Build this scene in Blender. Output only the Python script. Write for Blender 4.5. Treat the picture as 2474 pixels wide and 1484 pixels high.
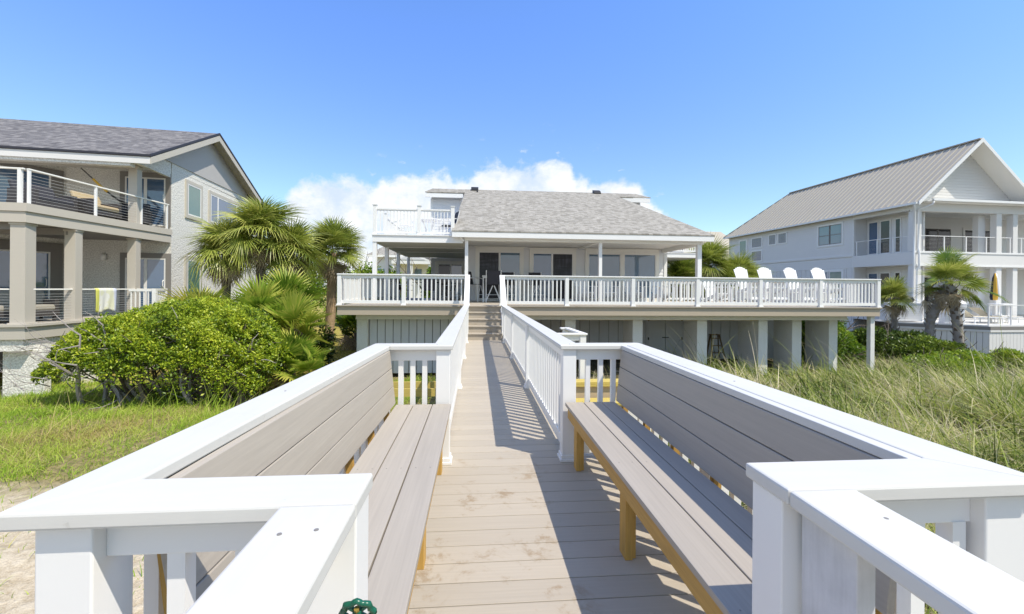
import bpy, math, random
import numpy as np
from mathutils import Matrix, Vector
R = math.radians
for o in list(bpy.data.objects): bpy.data.objects.remove(o, do_unlink=True)
SC = bpy.context.scene
COL = SC.collection

# ------------------------------------------------------------------ camera
FPX, WPX = 1045.0, 2473.0
YAW, ROLL, HCAM = R(4.73), .008, 1.36
rt = Vector((math.cos(YAW), -math.sin(YAW), 0)); up = Vector((0, 0, 1)); fw = Vector((math.sin(YAW), math.cos(YAW), 0))
cr = rt*math.cos(ROLL) + up*math.sin(ROLL)
cu = up*math.cos(ROLL) - rt*math.sin(ROLL)
cam = bpy.data.objects.new("camera", bpy.data.cameras.new("camera"))
COL.objects.link(cam)
m = Matrix((cr, cu, -fw)).transposed().to_4x4(); m.translation = Vector((0, 0, HCAM))
cam.matrix_world = m
cam.data.sensor_width = 36; cam.data.lens = FPX/WPX*36
cam.data.shift_y = -(742-697.7)/WPX
cam.data.clip_start = .05; cam.data.clip_end = 4000
SC.camera = cam

# ------------------------------------------------------------------ world: sky and clouds
SUN = Vector((.53, -.42, 1)).normalized()
wd = bpy.data.worlds.new("World"); SC.world = wd; wd.use_nodes = True
nt = wd.node_tree; nt.nodes.clear()
def N(nt, t, **k):
    n = nt.nodes.new(t)
    for a, b in k.items():
        if a[0] == '_': n.inputs[a[1:]].default_value = b
        else: setattr(n, a, b)
    return n
def L(nt, a, ai, b, bi): nt.links.new(a.outputs[ai], b.inputs[bi])
def MATH(nt, op, a, b=None, clamp=False):
    n = nt.nodes.new('ShaderNodeMath'); n.operation = op; n.use_clamp = clamp
    for i, v in enumerate((a, b)):
        if v is None: continue
        if isinstance(v, (int, float)): n.inputs[i].default_value = v
        else: nt.links.new(v, n.inputs[i])
    return n.outputs[0]
def SMOOTH(nt, v, lo, hi, a=0., b=1.):
    n = nt.nodes.new('ShaderNodeMapRange'); n.interpolation_type = 'SMOOTHSTEP'
    if isinstance(v, (int, float)): n.inputs[0].default_value = v
    else: nt.links.new(v, n.inputs[0])
    for i, x in zip((1, 2, 3, 4), (lo, hi, a, b)):
        if isinstance(x, (int, float)): n.inputs[i].default_value = x
        else: nt.links.new(x, n.inputs[i])
    return n.outputs[0]
sky = N(nt, 'ShaderNodeTexSky', sky_type='NISHITA')
sky.sun_disc = False; sky.sun_elevation = math.asin(SUN.z); sky.sun_rotation = math.atan2(SUN.x, SUN.y)
sky.air_density = .8; sky.dust_density = .2; sky.ozone_density = 1.0; sky.altitude = 0
hsv = N(nt, 'ShaderNodeHueSaturation', _Saturation=1.0, _Value=1.97)
tint = N(nt, 'ShaderNodeMix', data_type='RGBA', blend_type='MULTIPLY'); tint.inputs[0].default_value = 1; 
TINTG = 1; L(nt, sky, 0, tint, 6); L(nt, tint, 2, hsv, 'Color')
tc = N(nt, 'ShaderNodeTexCoord'); sp = N(nt, 'ShaderNodeSeparateXYZ'); L(nt, tc, 'Generated', sp, 0)
az = MATH(nt, 'ARCTAN2', sp.outputs[0], sp.outputs[1]); el = MATH(nt, 'ARCSINE', sp.outputs[2])
# the low sky a touch bluer than the model gives
tcb = N(nt, 'ShaderNodeCombineColor'); tcb.inputs[0].default_value = .755; tcb.inputs[2].default_value = 1.36
nt.links.new(SMOOTH(nt, el, .05, .62, .80, .99), tcb.inputs[1]); nt.links.new(tcb.outputs[0], tint.inputs[7])
# piled cumulus bank low over the houses: billows from noise on direction, base near the horizon
cmb = N(nt, 'ShaderNodeCombineXYZ'); nt.links.new(az, cmb.inputs[0]); nt.links.new(el, cmb.inputs[1])
def noise(nt, vec, sc, det=6, rough=.55, dim=None, off=(0, 0, 0), scl=(1, 1, 1), dist=0.):
    mp = N(nt, 'ShaderNodeMapping'); mp.inputs['Location'].default_value = off; mp.inputs['Scale'].default_value = scl
    nt.links.new(vec, mp.inputs[0])
    n = N(nt, 'ShaderNodeTexNoise'); n.inputs['Scale'].default_value = sc; n.inputs['Detail'].default_value = det
    n.inputs['Roughness'].default_value = rough; n.inputs['Distortion'].default_value = dist
    L(nt, mp, 0, n, 'Vector'); return n.outputs[0]
big = noise(nt, cmb.outputs[0], 5.2, 2, .5, off=(3.3, 1.2, 0), scl=(1, .6, 1))
bil = noise(nt, cmb.outputs[0], 14, 7, .58, off=(1.7, 4.1, 0), scl=(1, 1.25, 1), dist=.25)
fine = noise(nt, cmb.outputs[0], 40, 5, .6, off=(7.7, 2.1, 0))
# top of the bank against azimuth
ramp = N(nt, 'ShaderNodeFloatCurve'); cv = ramp.mapping.curves[0]
a0, a1 = -.55, .65
pts = [(-.55, .0), (-.45, .05), (-.40, .18), (-.36, .22), (-.27, .232), (-.23, .235), (-.17, .248), (-.10, .257), (-.03, .262), (.02, .28), (.10, .282), (.19, .29), (.23, .258), (.32, .245), (.37, .22), (.42, .17), (.50, .05)]
while len(cv.points) < len(pts): cv.points.new(.5, .5)
for i, (a, b) in enumerate(pts): cv.points[i].location = ((a-a0)/(a1-a0), b/.4)
ramp.mapping.update()
nt.links.new(MATH(nt, 'DIVIDE', MATH(nt, 'SUBTRACT', az, a0), a1-a0, True), ramp.inputs['Value'])
top = MATH(nt, 'MULTIPLY', ramp.outputs[0], .4)
e2 = MATH(nt, 'ADD', el, MATH(nt, 'MULTIPLY', MATH(nt, 'SUBTRACT', bil, .5), .10))
e2 = MATH(nt, 'ADD', e2, MATH(nt, 'MULTIPLY', MATH(nt, 'SUBTRACT', fine, .5), .035))
d = MATH(nt, 'SUBTRACT', top, e2)
mask = SMOOTH(nt, d, -.004, .026)
hol = SMOOTH(nt, MATH(nt, 'ADD', MATH(nt, 'MULTIPLY', bil, .6), MATH(nt, 'MULTIPLY', big, .4)), .33, .50)
low = SMOOTH(nt, d, .06, .20, 0, .75)          # broken up towards the base
mask = MATH(nt, 'MULTIPLY', mask, MATH(nt, 'SUBTRACT', 1.0, MATH(nt, 'MULTIPLY', low, MATH(nt, 'SUBTRACT', 1.0, MATH(nt, 'MULTIPLY', hol, .8)))))
wisp = SMOOTH(nt, noise(nt, cmb.outputs[0], 22, 6, .6, off=(2.2, .3, 0), scl=(.8, 1.6, 1)), .60, .74)
wis = MATH(nt, 'MULTIPLY', wisp, MATH(nt, 'MULTIPLY', SMOOTH(nt, d, -.07, -.01), SMOOTH(nt, top, .1, .2)))
mask = MATH(nt, 'MAXIMUM', mask, MATH(nt, 'MULTIPLY', wis, .6))
shade = SMOOTH(nt, noise(nt, cmb.outputs[0], 11, 5, .6, off=(1.74, 4.17, 0), scl=(1, 1.25, 1)), .3, .62)
cc = N(nt, 'ShaderNodeMix', data_type='RGBA'); cc.inputs[6].default_value = (5.2, 6.1, 7.5, 1); cc.inputs[7].default_value = (7.6, 7.75, 7.9, 1)
nt.links.new(shade, cc.inputs[0])
mx = N(nt, 'ShaderNodeMix', data_type='RGBA')
# unseen thin cloud added overhead and out to sea to neutralise the blue fill
cl = N(nt, 'ShaderNodeVectorMath', operation='MINIMUM'); L(nt, hsv, 0, cl, 0); cl.inputs[1].default_value = (8.2, 8.2, 8.4)
fill_veil = MATH(nt, 'MAXIMUM', SMOOTH(nt, el, .80, 1.05), SMOOTH(nt, MATH(nt, 'ABSOLUTE', az), 1.15, 1.6))
vn = SMOOTH(nt, noise(nt, tc.outputs['Generated'], 2.4, 6, .6, scl=(1, 1, 2)), .34, .60, .10, .45)
vm = N(nt, 'ShaderNodeMix', data_type='RGBA'); nt.links.new(MATH(nt, 'MULTIPLY', fill_veil, vn), vm.inputs[0]); L(nt, cl, 0, vm, 6); vm.inputs[7].default_value = (4.9, 5.1, 5.4, 1)
nt.links.new(mask, mx.inputs[0]); L(nt, vm, 2, mx, 6); L(nt, cc, 2, mx, 7)
bg = N(nt, 'ShaderNodeBackground', _Strength=.12); L(nt, mx, 2, bg, 0)
wo = N(nt, 'ShaderNodeOutputWorld'); L(nt, bg, 0, wo, 0)

sl = bpy.data.lights.new("sun", 'SUN'); sl.energy = 4.6; sl.angle = R(.5); sl.color = (1, .925, .80)
so = bpy.data.objects.new("sun", sl); COL.objects.link(so)
so.rotation_euler = SUN.to_track_quat('Z', 'Y').to_euler(); so.location = (20, -20, 40)
SC.view_settings.view_transform = 'Standard'; SC.view_settings.look = 'None'
SC.view_settings.exposure = .2; SC.view_settings.gamma = 1
SC.render.engine = 'CYCLES'

# ------------------------------------------------------------------ materials
MATS = {}
def scuffs(mt, nt, b, v, src):       # faint dirt specks and rubbed marks on the near paint
    a = SMOOTH(nt, noise(nt, v, 38, 3, .6, off=(3, 1, 2)), .68, .76); c = SMOOTH(nt, noise(nt, v, 4, 4, .7, off=(9, 4, 2)), .5, .72)
    mx = N(nt, 'ShaderNodeMix', data_type='RGBA'); mx.inputs[7].default_value = (.30, .28, .24, 1)
    nt.links.new(MATH(nt, 'ADD', MATH(nt, 'MULTIPLY', MATH(nt, 'MULTIPLY', a, c), .5), MATH(nt, 'MULTIPLY', c, .05)), mx.inputs[0]); nt.links.new(src, mx.inputs[6]); L(nt, mx, 2, b, 'Base Color')
def mat(name, col, rough=.6, bump=None, var=None, grain=None, island=0, spec=.5, metal=0., ior=None, extra=None, coat=0):
    """bump=(scale, strength, detail, dist) noise bump; var=(scale, amount) tone noise; grain=(scale vec, amount) streaks; island = tone per board"""
    mt = bpy.data.materials.new(name); mt.use_nodes = True; nt = mt.node_tree
    b = nt.nodes['Principled BSDF']; b.inputs['Roughness'].default_value = rough; b.inputs['Metallic'].default_value = metal
    b.inputs['Specular IOR Level'].default_value = spec
    if ior: b.inputs['IOR'].default_value = ior
    if coat: b.inputs['Coat Weight'].default_value = coat
    b.inputs['Base Color'].default_value = (*col, 1)
    tc = N(nt, 'ShaderNodeTexCoord'); v = tc.outputs['Object']
    f = None
    def add(x):
        nonlocal f
        f = x if f is None else MATH(nt, 'ADD', f, x)
    if var:
        add(MATH(nt, 'MULTIPLY', MATH(nt, 'SUBTRACT', noise(nt, v, var[0], 5, .6), .5), var[1]*2))
    gn = None
    if grain:
        gn = noise(nt, v, 1, 4, .65, scl=grain[0]); add(MATH(nt, 'MULTIPLY', MATH(nt, 'SUBTRACT', gn, .5), grain[1]*2))
    if island:
        g = N(nt, 'ShaderNodeNewGeometry'); add(MATH(nt, 'MULTIPLY', MATH(nt, 'SUBTRACT', g.outputs['Random Per Island'], .5), island))
    src = None
    if f is not None:
        h = N(nt, 'ShaderNodeHueSaturation'); h.inputs['Color'].default_value = (*col, 1)
        nt.links.new(MATH(nt, 'ADD', f, 1.0), h.inputs['Value']); src = h.outputs[0]
        nt.links.new(src, b.inputs['Base Color'])
    if bump or grain:
        bp = N(nt, 'ShaderNodeBump')
        if bump:
            nz = noise(nt, v, bump[0], bump[2] if len(bump) > 2 else 3, .6)
            bp.inputs['Strength'].default_value = bump[1]; bp.inputs['Distance'].default_value = bump[3] if len(bump) > 3 else .01
            nt.links.new(nz, bp.inputs['Height'])
        else:
            bp.inputs['Strength'].default_value = .12; bp.inputs['Distance'].default_value = .003; nt.links.new(gn, bp.inputs['Height'])
        L(nt, bp, 0, b, 'Normal')
    mt['src'] = 0
    if extra: extra(mt, nt, b, v, src)
    MATS[name] = mt
    return mt

def stains(mt, nt, b, v, src):       # dried sandy foot marks and scuffs on the boards
    m1 = SMOOTH(nt, noise(nt, v, 3.2, 6, .72, off=(5.1, 2.2, 0), dist=.6), .50, .64)
    m2 = SMOOTH(nt, noise(nt, v, 9, 5, .7, off=(1.1, 3.2, 0)),   .44, .62)
    k = MATH(nt, 'MULTIPLY', m1, m2)
    mx = N(nt, 'ShaderNodeMix', data_type='RGBA'); mx.inputs[7].default_value = (.27, .19, .105, 1)
    sp_ = N(nt, 'ShaderNodeSeparateXYZ'); nt.links.new(v, sp_.inputs[0])
    path = MATH(nt, 'MULTIPLY', SMOOTH(nt, sp_.outputs[1], -.2, .9, 1, .3), SMOOTH(nt, sp_.outputs[0], .40, .60, 1, .25))
    nt.links.new(MATH(nt, 'MULTIPLY', MATH(nt, 'MULTIPLY', k, .72), path), mx.inputs[0]); nt.links.new(src, mx.inputs[6]); L(nt, mx, 2, b, 'Base Color')
def speckle(mt, nt, b, v, src):      # pebbly dash of small stones
    vo = N(nt, 'ShaderNodeTexVoronoi'); vo.inputs['Scale'].default_value = 20; nt.links.new(v, vo.inputs['Vector'])
    n2 = noise(nt, v, 26, 4, .75)
    hgt = MATH(nt, 'ADD', MATH(nt, 'MULTIPLY', vo.outputs['Distance'], -1.0), MATH(nt, 'MULTIPLY', n2, 1.2))
    bp = N(nt, 'ShaderNodeBump'); bp.inputs['Strength'].default_value = .8; bp.inputs['Distance'].default_value = .013
    nt.links.new(hgt, bp.inputs['Height']); L(nt, bp, 0, b, 'Normal')
    rm = SMOOTH(nt, n2, .38, .62)
    mx = N(nt, 'ShaderNodeMix', data_type='RGBA'); mx.inputs[7].default_value = (.84, .82, .77, 1); mx.inputs[6].default_value = (.58, .56, .51, 1)
    nt.links.new(rm, mx.inputs[0]); L(nt, mx, 2, b, 'Base Color')
def shingle(c1, c2, c3, bw=.17, rh=.14, k=1.08):
    def f(mt, nt, b, v, src):
        mp = N(nt, 'ShaderNodeMapping'); mp.inputs['Scale'].default_value = (1, k, 0); nt.links.new(v, mp.inputs[0])
        br = N(nt, 'ShaderNodeTexBrick'); br.inputs['Scale'].default_value = 1; br.inputs['Brick Width'].default_value = bw; br.inputs['Row Height'].default_value = rh
        br.inputs['Mortar Size'].default_value = .008; br.inputs['Mortar Smooth'].default_value = .3; br.offset = .37; br.squash = .8; br.squash_frequency = 3
        br.inputs['Color1'].default_value = (0, 0, 0, 1); br.inputs['Color2'].default_value = (1, 1, 1, 1); br.inputs['Mortar'].default_value = (.5, .5, .5, 1)
        L(nt, mp, 0, br, 'Vector')
        n1 = noise(nt, v, 5, 6, .7); n2 = noise(nt, v, 45, 3, .7)
        t = MATH(nt, 'ADD', MATH(nt, 'ADD', MATH(nt, 'MULTIPLY', br.outputs['Color'], .30), MATH(nt, 'MULTIPLY', n1, .15)), MATH(nt, 'MULTIPLY', n2, .55))
        rp = N(nt, 'ShaderNodeValToRGB'); nt.links.new(t, rp.inputs[0])
        rp.color_ramp.elements[0].position = .2; rp.color_ramp.elements[0].color = (*c1, 1)
        rp.color_ramp.elements[1].position = .85; rp.color_ramp.elements[1].color = (*c3, 1)
        e = rp.color_ramp.elements.new(.5); e.color = (*c2, 1)
        L(nt, rp, 0, b, 'Base Color')
        # saw-tooth course profile: every row's butt edge stands proud of the one below
        s = N(nt, 'ShaderNodeSeparateXYZ'); L(nt, mp, 0, s, 0)
        saw = MATH(nt, 'FRACT', MATH(nt, 'DIVIDE', s.outputs[1], rh))
        hh = MATH(nt, 'ADD', MATH(nt, 'MULTIPLY', saw, -.9), MATH(nt, 'ADD', MATH(nt, 'MULTIPLY', br.outputs['Color'], .5), MATH(nt, 'MULTIPLY', n2, .6)))
        bp = N(nt, 'ShaderNodeBump'); bp.inputs['Strength'].default_value = 1.; bp.inputs['Distance'].default_value = .02
        nt.links.new(hh, bp.inputs['Height']); L(nt, bp, 0, b, 'Normal')
    return f
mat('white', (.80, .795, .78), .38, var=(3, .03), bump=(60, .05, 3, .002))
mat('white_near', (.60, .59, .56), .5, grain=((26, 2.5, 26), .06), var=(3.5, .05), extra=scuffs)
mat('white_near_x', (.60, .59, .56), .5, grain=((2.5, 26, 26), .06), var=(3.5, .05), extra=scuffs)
mat('old_white', (.60, .60, .61), .75, var=(9, .22), grain=((34, 34, 3), .22), bump=(40, .3, 4, .004))
mat('cream', (.82, .80, .75), .5, var=(2, .03))
mat('deck_x', (.425, .375, .305), .62, grain=((1.6, 75, 60), .14), island=.10, extra=stains)
mat('bench_y', (.385, .345, .295), .58, grain=((75, 1.6, 75), .17), island=.10, var=(1.3, .05))
mat('fascia', (.44, .37, .285), .6, grain=((1.4, 40, 70), .06))
mat('pine', (.50, .30, .075), .7, grain=((60, 60, 4), .38), var=(4, .12))
mat('pine_y', (.48, .29, .08), .7, grain=((60, 4, 60), .38), var=(4, .12))
mat('lumber', (.52, .40, .10), .75, grain=((4, 40, 40), .22))
mat('lumber_pale', (.55, .42, .25), .75, grain=((4, 40, 40), .18))
mat('pebble', (.6, .58, .53), .92, extra=speckle)
mat('pebble_fine', (.78, .77, .75), .9, bump=(55, .9, 4, .02), var=(50, .22))
mat('siding', (.74, .745, .76), .6, grain=((1, 6, 40), .03), var=(1.5, .02))
mat('siding_white', (.70, .69, .67), .55, var=(1, .03), grain=((3, 3, 30), .02))
mat('grey_board', (.62, .625, .66), .65, grain=((25, 25, 1.5), .05), var=(.8, .05))
mat('grey_trim', (.22, .205, .19), .6, var=(2, .05))
mat('taupe_trim', (.50, .465, .40), .6, var=(2, .05))
mat('taupe_smooth', (.49, .45, .39), .6, grain=((1.5, 30, 30), .04))
mat('gable_grey', (.44, .425, .41), .7, grain=((60, 60, 1), .05))
mat('soffit', (.40, .385, .36), .8, grain=((2, 30, 30), .05))
mat('soffit_white', (.80, .79, .76), .7, var=(2, .02))
mat('bead_ceiling', (.42, .42, .36), .6, grain=((60, 2, 2), .08))
mat('shingle_pale', (.4, .4, .4), .95, extra=shingle((.16, .145, .12), (.31, .29, .25), (.52, .49, .44)))
mat('shingle_dark', (.2, .2, .2), .95, extra=shingle((.05, .045, .047), (.155, .148, .15), (.36, .34, .325)))
mat('metal_roof', (.42, .375, .30), .5, var=(1.5, .06))
mat('gutter', (.78, .78, .77), .35)
mat('glass', (.08, .15, .23), .03, ior=2.1, spec=.5, var=(.8, .2))
mat('glass_blue', (.07, .13, .23), .03, ior=2.1, var=(.6, .25))
mat('glass_green', (.10, .20, .18), .05, ior=1.9, var=(1.1, .25))
mat('glass_dark', (.012, .012, .016), .06, ior=1.6)
def screenmesh(mt, nt, b, v, src):
    n1 = noise(nt, v, 1, 3, .6, scl=(9, 9, 1.2)); n2 = noise(nt, v, 1, 3, .6, scl=(1.2, 1.2, 9))
    t = SMOOTH(nt, MATH(nt, 'ADD', MATH(nt, 'MULTIPLY', n1, .5), MATH(nt, 'MULTIPLY', n2, .5)), .45, .68)
    mx = N(nt, 'ShaderNodeMix', data_type='RGBA'); mx.inputs[6].default_value = (.010, .010, .016, 1); mx.inputs[7].default_value = (.055, .05, .075, 1)
    nt.links.new(t, mx.inputs[0]); L(nt, mx, 2, b, 'Base Color')
mat('screen', (.02, .02, .03), .35, extra=screenmesh)
mat('block_glass', (.22, .23, .27), .15, var=(14, .5), ior=1.7)
mat('window_frame', (.78, .77, .75), .4)
mat('dark_frame', (.05, .045, .045), .5)
mat('black', (.012, .012, .013), .5)
mat('dark_cloth', (.035, .035, .045), .8, bump=(300, .3, 2, .002))
mat('grey_cushion', (.28, .26, .22), .85, bump=(8, .5, 3, .02), var=(3, .1))
mat('tan_cushion', (.42, .33, .20), .85, var=(4, .1), bump=(9, .4, 3, .02))
mat('cable', (.62, .62, .60), .4)
mat('seam_metal_lit', (.52, .49, .42), .4)  # roof metal lightened: the light raised seams catch is put into the colour
mat('plastic_white', (.80, .80, .80), .35, var=(6, .02))
mat('brass', (.55, .38, .10), .4, metal=.8)
mat('green_paint', (.008, .10, .06), .3)
mat('ladder_wood', (.16, .10, .05), .7, grain=((4, 4, 20), .2))
mat('flower', (.75, .10, .06), .6)
mat('navy', (.012, .018, .035), .85, bump=(9, .7, 3, .03))
mat('yellow_cloth', (.65, .38, .05), .85, bump=(9, .5, 3, .03))
mat('sling', (.66, .58, .42), .7, bump=(150, .2, 2, .002))
mat('roof_edge', (.03, .03, .04), .6)
def towelx(mt, nt, b, v, src):
    s = N(nt, 'ShaderNodeSeparateXYZ'); nt.links.new(v, s.inputs[0])
    ns = noise(nt, v, 5, 3, .5, off=(2, 1, 5))
    w = SMOOTH(nt, ns, .47, .55)
    e = SMOOTH(nt, s.outputs[0], .09, .11, 1, 0)
    mx = N(nt, 'ShaderNodeMix', data_type='RGBA'); mx.inputs[6].default_value = (.66, .66, .62, 1); mx.inputs[7].default_value = (.62, .62, .46, 1); nt.links.new(w, mx.inputs[0])
    m3 = N(nt, 'ShaderNodeMix', data_type='RGBA'); nt.links.new(e, m3.inputs[0]); L(nt, mx, 2, m3, 6); m3.inputs[7].default_value = (.55, .55, .12, 1)
    m2 = N(nt, 'ShaderNodeMix', data_type='RGBA'); nt.links.new(SMOOTH(nt, s.outputs[0], .55, .58), m2.inputs[0]); L(nt, m3, 2, m2, 6); m2.inputs[7].default_value = (.50, .54, .66, 1)
    L(nt, m2, 2, b, 'Base Color')
mat('towel', (.6, .6, .5), .9, bump=(120, .4, 2, .004), extra=towelx)

def leafmat(name, stops, trans=.3, rough=.45, spec=.4):
    mt = bpy.data.materials.new(name); mt.use_nodes = True; nt = mt.node_tree; b = nt.nodes['Principled BSDF']
    at = N(nt, 'ShaderNodeAttribute', attribute_name='v'); rp = N(nt, 'ShaderNodeValToRGB'); L(nt, at, 'Fac', rp, 0)
    els = rp.color_ramp.elements
    for i, (p, c) in enumerate(stops):
        e = els[i] if i < 2 else els.new(p)
        e.position = p; e.color = (*c, 1)
    L(nt, rp, 0, b, 'Base Color'); b.inputs['Roughness'].default_value = rough; b.inputs['Specular IOR Level'].default_value = spec
    tr = N(nt, 'ShaderNodeBsdfTranslucent'); L(nt, rp, 0, tr, 'Color')
    ms = N(nt, 'ShaderNodeMixShader'); ms.inputs[0].default_value = trans
    L(nt, b, 0, ms, 1); L(nt, tr, 0, ms, 2); L(nt, ms, 0, nt.nodes['Material Output'], 0)
    MATS[name] = mt; return mt
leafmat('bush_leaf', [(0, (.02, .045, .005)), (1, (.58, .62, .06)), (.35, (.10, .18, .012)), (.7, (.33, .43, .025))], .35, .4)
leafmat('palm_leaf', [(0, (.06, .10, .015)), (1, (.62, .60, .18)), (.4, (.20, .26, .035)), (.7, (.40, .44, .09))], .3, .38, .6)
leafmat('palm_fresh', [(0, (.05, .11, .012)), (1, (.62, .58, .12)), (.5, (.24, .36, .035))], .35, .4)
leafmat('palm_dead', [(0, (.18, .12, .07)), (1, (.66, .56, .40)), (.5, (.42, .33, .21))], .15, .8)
leafmat('grass_left', [(0, (.20, .34, .03)), (1, (.62, .47, .24)), (.35, (.38, .54, .05)), (.62, (.52, .60, .11)), (.80, (.56, .50, .19))], .4, .6)
leafmat('grass_right', [(0, (.05, .08, .012)), (1, (.80, .70, .50)), (.28, (.20, .28, .04)), (.5, (.44, .50, .10)), (.72, (.62, .56, .28))], .35, .55)
leafmat('lawn_leaf', [(0, (.12, .16, .01)), (1, (.40, .30, .08)), (.6, (.26, .28, .02))], .3, .6)
leafmat('shrub_dark', [(0, (.02, .04, .006)), (1, (.28, .36, .04)), (.6, (.08, .13, .015))], .25, .4)
leafmat('shrub_mid', [(0, (.04, .085, .01)), (1, (.50, .56, .05)), (.5, (.18, .30, .02))], .3, .4)
mat('bark', (.16, .125, .10), .95, bump=(14, .9, 4, .03), var=(5, .3))
mat('bark_pale', (.30, .27, .24), .95, bump=(10, .9, 4, .03), var=(4, .3))
mat('bark_tan', (.42, .30, .18), .95, bump=(16, .9, 4, .03), var=(6, .3))
mat('twig', (.15, .12, .095), .95, var=(5, .35))
mat('twig_grey', (.30, .27, .26), .95, var=(5, .3))

# ------------------------------------------------------------------ mesh helpers
class MB:
    def __init__(s): s.v = []; s.f = []
    def box(s, x0, x1, y0, y1, z0, z1):
        b = len(s.v)
        s.v += [(x, y, z) for z in (z0, z1) for y in (y0, y1) for x in (x0, x1)]
        s.f += [tuple(b+i for i in q) for q in ((0, 2, 3, 1), (4, 5, 7, 6), (0, 1, 5, 4), (2, 6, 7, 3), (0, 4, 6, 2), (1, 3, 7, 5))]
        return s
    def bar(s, p, q, w, h, upv=(0, 0, 1), w2=None, h2=None):
        p = Vector(p); q = Vector(q); d = (q-p).normalized(); u = Vector(upv)
        if abs(d.dot(u)) > .98: u = Vector((0, 1, 0))
        r = d.cross(u).normalized(); u = r.cross(d).normalized(); b = len(s.v)
        for c, ww, hh in ((p, w, h), (q, w2 or w, h2 or h)):
            for a, e in ((-1, -1), (1, -1), (1, 1), (-1, 1)):
                s.v.append(tuple(c + r*(a*ww/2) + u*(e*hh/2)))
        s.f += [tuple(b+i for i in g) for g in ((3, 2, 1, 0), (4, 5, 6, 7), (0, 1, 5, 4), (1, 2, 6, 5), (2, 3, 7, 6), (3, 0, 4, 7))]
        return s
    def tube(s, pts, rad, n=8, cap=True):
        pts = [Vector(p) for p in pts]; b = len(s.v); k = len(pts)
        rr = rad if hasattr(rad, '__len__') else [rad]*k
        ref = Vector((.31, .17, .94))
        for i, p in enumerate(pts):
            d = (pts[min(i+1, k-1)] - pts[max(i-1, 0)]).normalized()
            if abs(d.dot(ref)) > .95: ref = Vector((1, .1, 0))
            a = d.cross(ref).normalized(); c = a.cross(d)
            for j in range(n):
                t = 2*math.pi*j/n; s.v.append(tuple(p + a*(math.cos(t)*rr[i]) + c*(math.sin(t)*rr[i])))
        for i in range(k-1):
            for j in range(n):
                j2 = (j+1) % n; s.f.append((b+i*n+j, b+i*n+j2, b+(i+1)*n+j2, b+(i+1)*n+j))
        if cap: s.f.append(tuple(b+j for j in range(n))[::-1]); s.f.append(tuple(b+(k-1)*n+j for j in range(n)))
        return s
    def prism(s, poly, vec):
        """closed polygon (3-D points) swept along vec"""
        n = len(poly); b = len(s.v); vec = Vector(vec)
        s.v += [tuple(p) for p in poly] + [tuple(Vector(p)+vec) for p in poly]
        s.f.append(tuple(range(b, b+n))[::-1]); s.f.append(tuple(range(b+n, b+2*n)))
        for i in range(n):
            j = (i+1) % n; s.f.append((b+i, b+j, b+n+j, b+n+i))
        return s
    def lathe(s, prof, n=20, c=(0, 0)):
        b = len(s.v); k = len(prof)
        for r, z in prof:
            for j in range(n):
                t = 2*math.pi*j/n; s.v.append((c[0]+r*math.cos(t), c[1]+r*math.sin(t), z))
        for i in range(k-1):
            for j in range(n):
                j2 = (j+1) % n; s.f.append((b+i*n+j, b+i*n+j2, b+(i+1)*n+j2, b+(i+1)*n+j))
        s.f.append(tuple(b+j for j in range(n))[::-1]); s.f.append(tuple(b+(k-1)*n+j for j in range(n)))
        return s
    def shift(s, o):
        s.v = [(a-o[0], b-o[1], c-o[2]) for a, b, c in s.v]; return s
    def build(s, name, m, parent=None, bevel=0, smooth=False, loc=None, rz=0):
        me = bpy.data.meshes.new(name); me.from_pydata(s.v, [], s.f); me.update()
        return link_mesh(name, me, m, parent, bevel, smooth, loc, rz)
def link_mesh(name, me, m, parent=None, bevel=0, smooth=False, loc=None, rz=0):
    import bmesh
    bm = bmesh.new(); bm.from_mesh(me)
    if len(bm.faces) < 20000: bmesh.ops.recalc_face_normals(bm, faces=bm.faces)
    bm.to_mesh(me); bm.free()
    o = bpy.data.objects.new(name, me); COL.objects.link(o)
    if m: me.materials.append(MATS[m])
    if parent: o.parent = parent
    if loc: o.location = loc
    if rz: o.rotation_euler.z = rz
    if smooth: me.polygons.foreach_set('use_smooth', [True]*len(me.polygons))
    if bevel:
        md = o.modifiers.new('bevel', 'BEVEL'); md.width = bevel; md.segments = 2; md.limit_method = 'ANGLE'
    return o
def fast(name, V, F, m, parent=None, vals=None, smooth=False):
    """numpy mesh: V (n,3), F (m,k)"""
    V = np.asarray(V, np.float32); F = np.asarray(F, np.int32); k = F.shape[1]
    me = bpy.data.meshes.new(name); me.vertices.add(len(V)); me.vertices.foreach_set('co', V.ravel())
    me.loops.add(F.size); me.loops.foreach_set('vertex_index', F.ravel())
    me.polygons.add(len(F)); me.polygons.foreach_set('loop_start', np.arange(0, F.size, k, dtype=np.int32))
    me.update(calc_edges=True)
    if vals is not None:
        a = me.attributes.new('v', 'FLOAT', 'POINT'); a.data.foreach_set('value', np.asarray(vals, np.float32))
    if smooth: me.polygons.foreach_set('use_smooth', np.ones(len(F), bool))
    me.materials.append(MATS[m])
    o = bpy.data.objects.new(name, me); COL.objects.link(o)
    if parent: o.parent = parent
    return o
def tag(o, label=None, cat=None, group=None, kind=None):
    if label: o['label'] = label
    if cat: o['category'] = cat
    if group: o['group'] = group
    if kind: o['kind'] = kind
    return o
def thing(name, label, cat, loc=(0, 0, 0), rz=0, group=None):
    o = bpy.data.objects.new(name, None); COL.objects.link(o); o.location = loc; o.rotation_euler.z = rz
    o.empty_display_size = .2
    return tag(o, label, cat, group)
def copy_tree(o, parent=None):
    c = o.copy(); COL.objects.link(c); c.parent = parent
    for ch in list(o.children): copy_tree(ch, c)
    return c
def inst(name, me, m, parent, loc, rz=0):
    o = bpy.data.objects.new(name, me); COL.objects.link(o); o.parent = parent; o.location = loc; o.rotation_euler.z = rz
    return o
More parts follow.
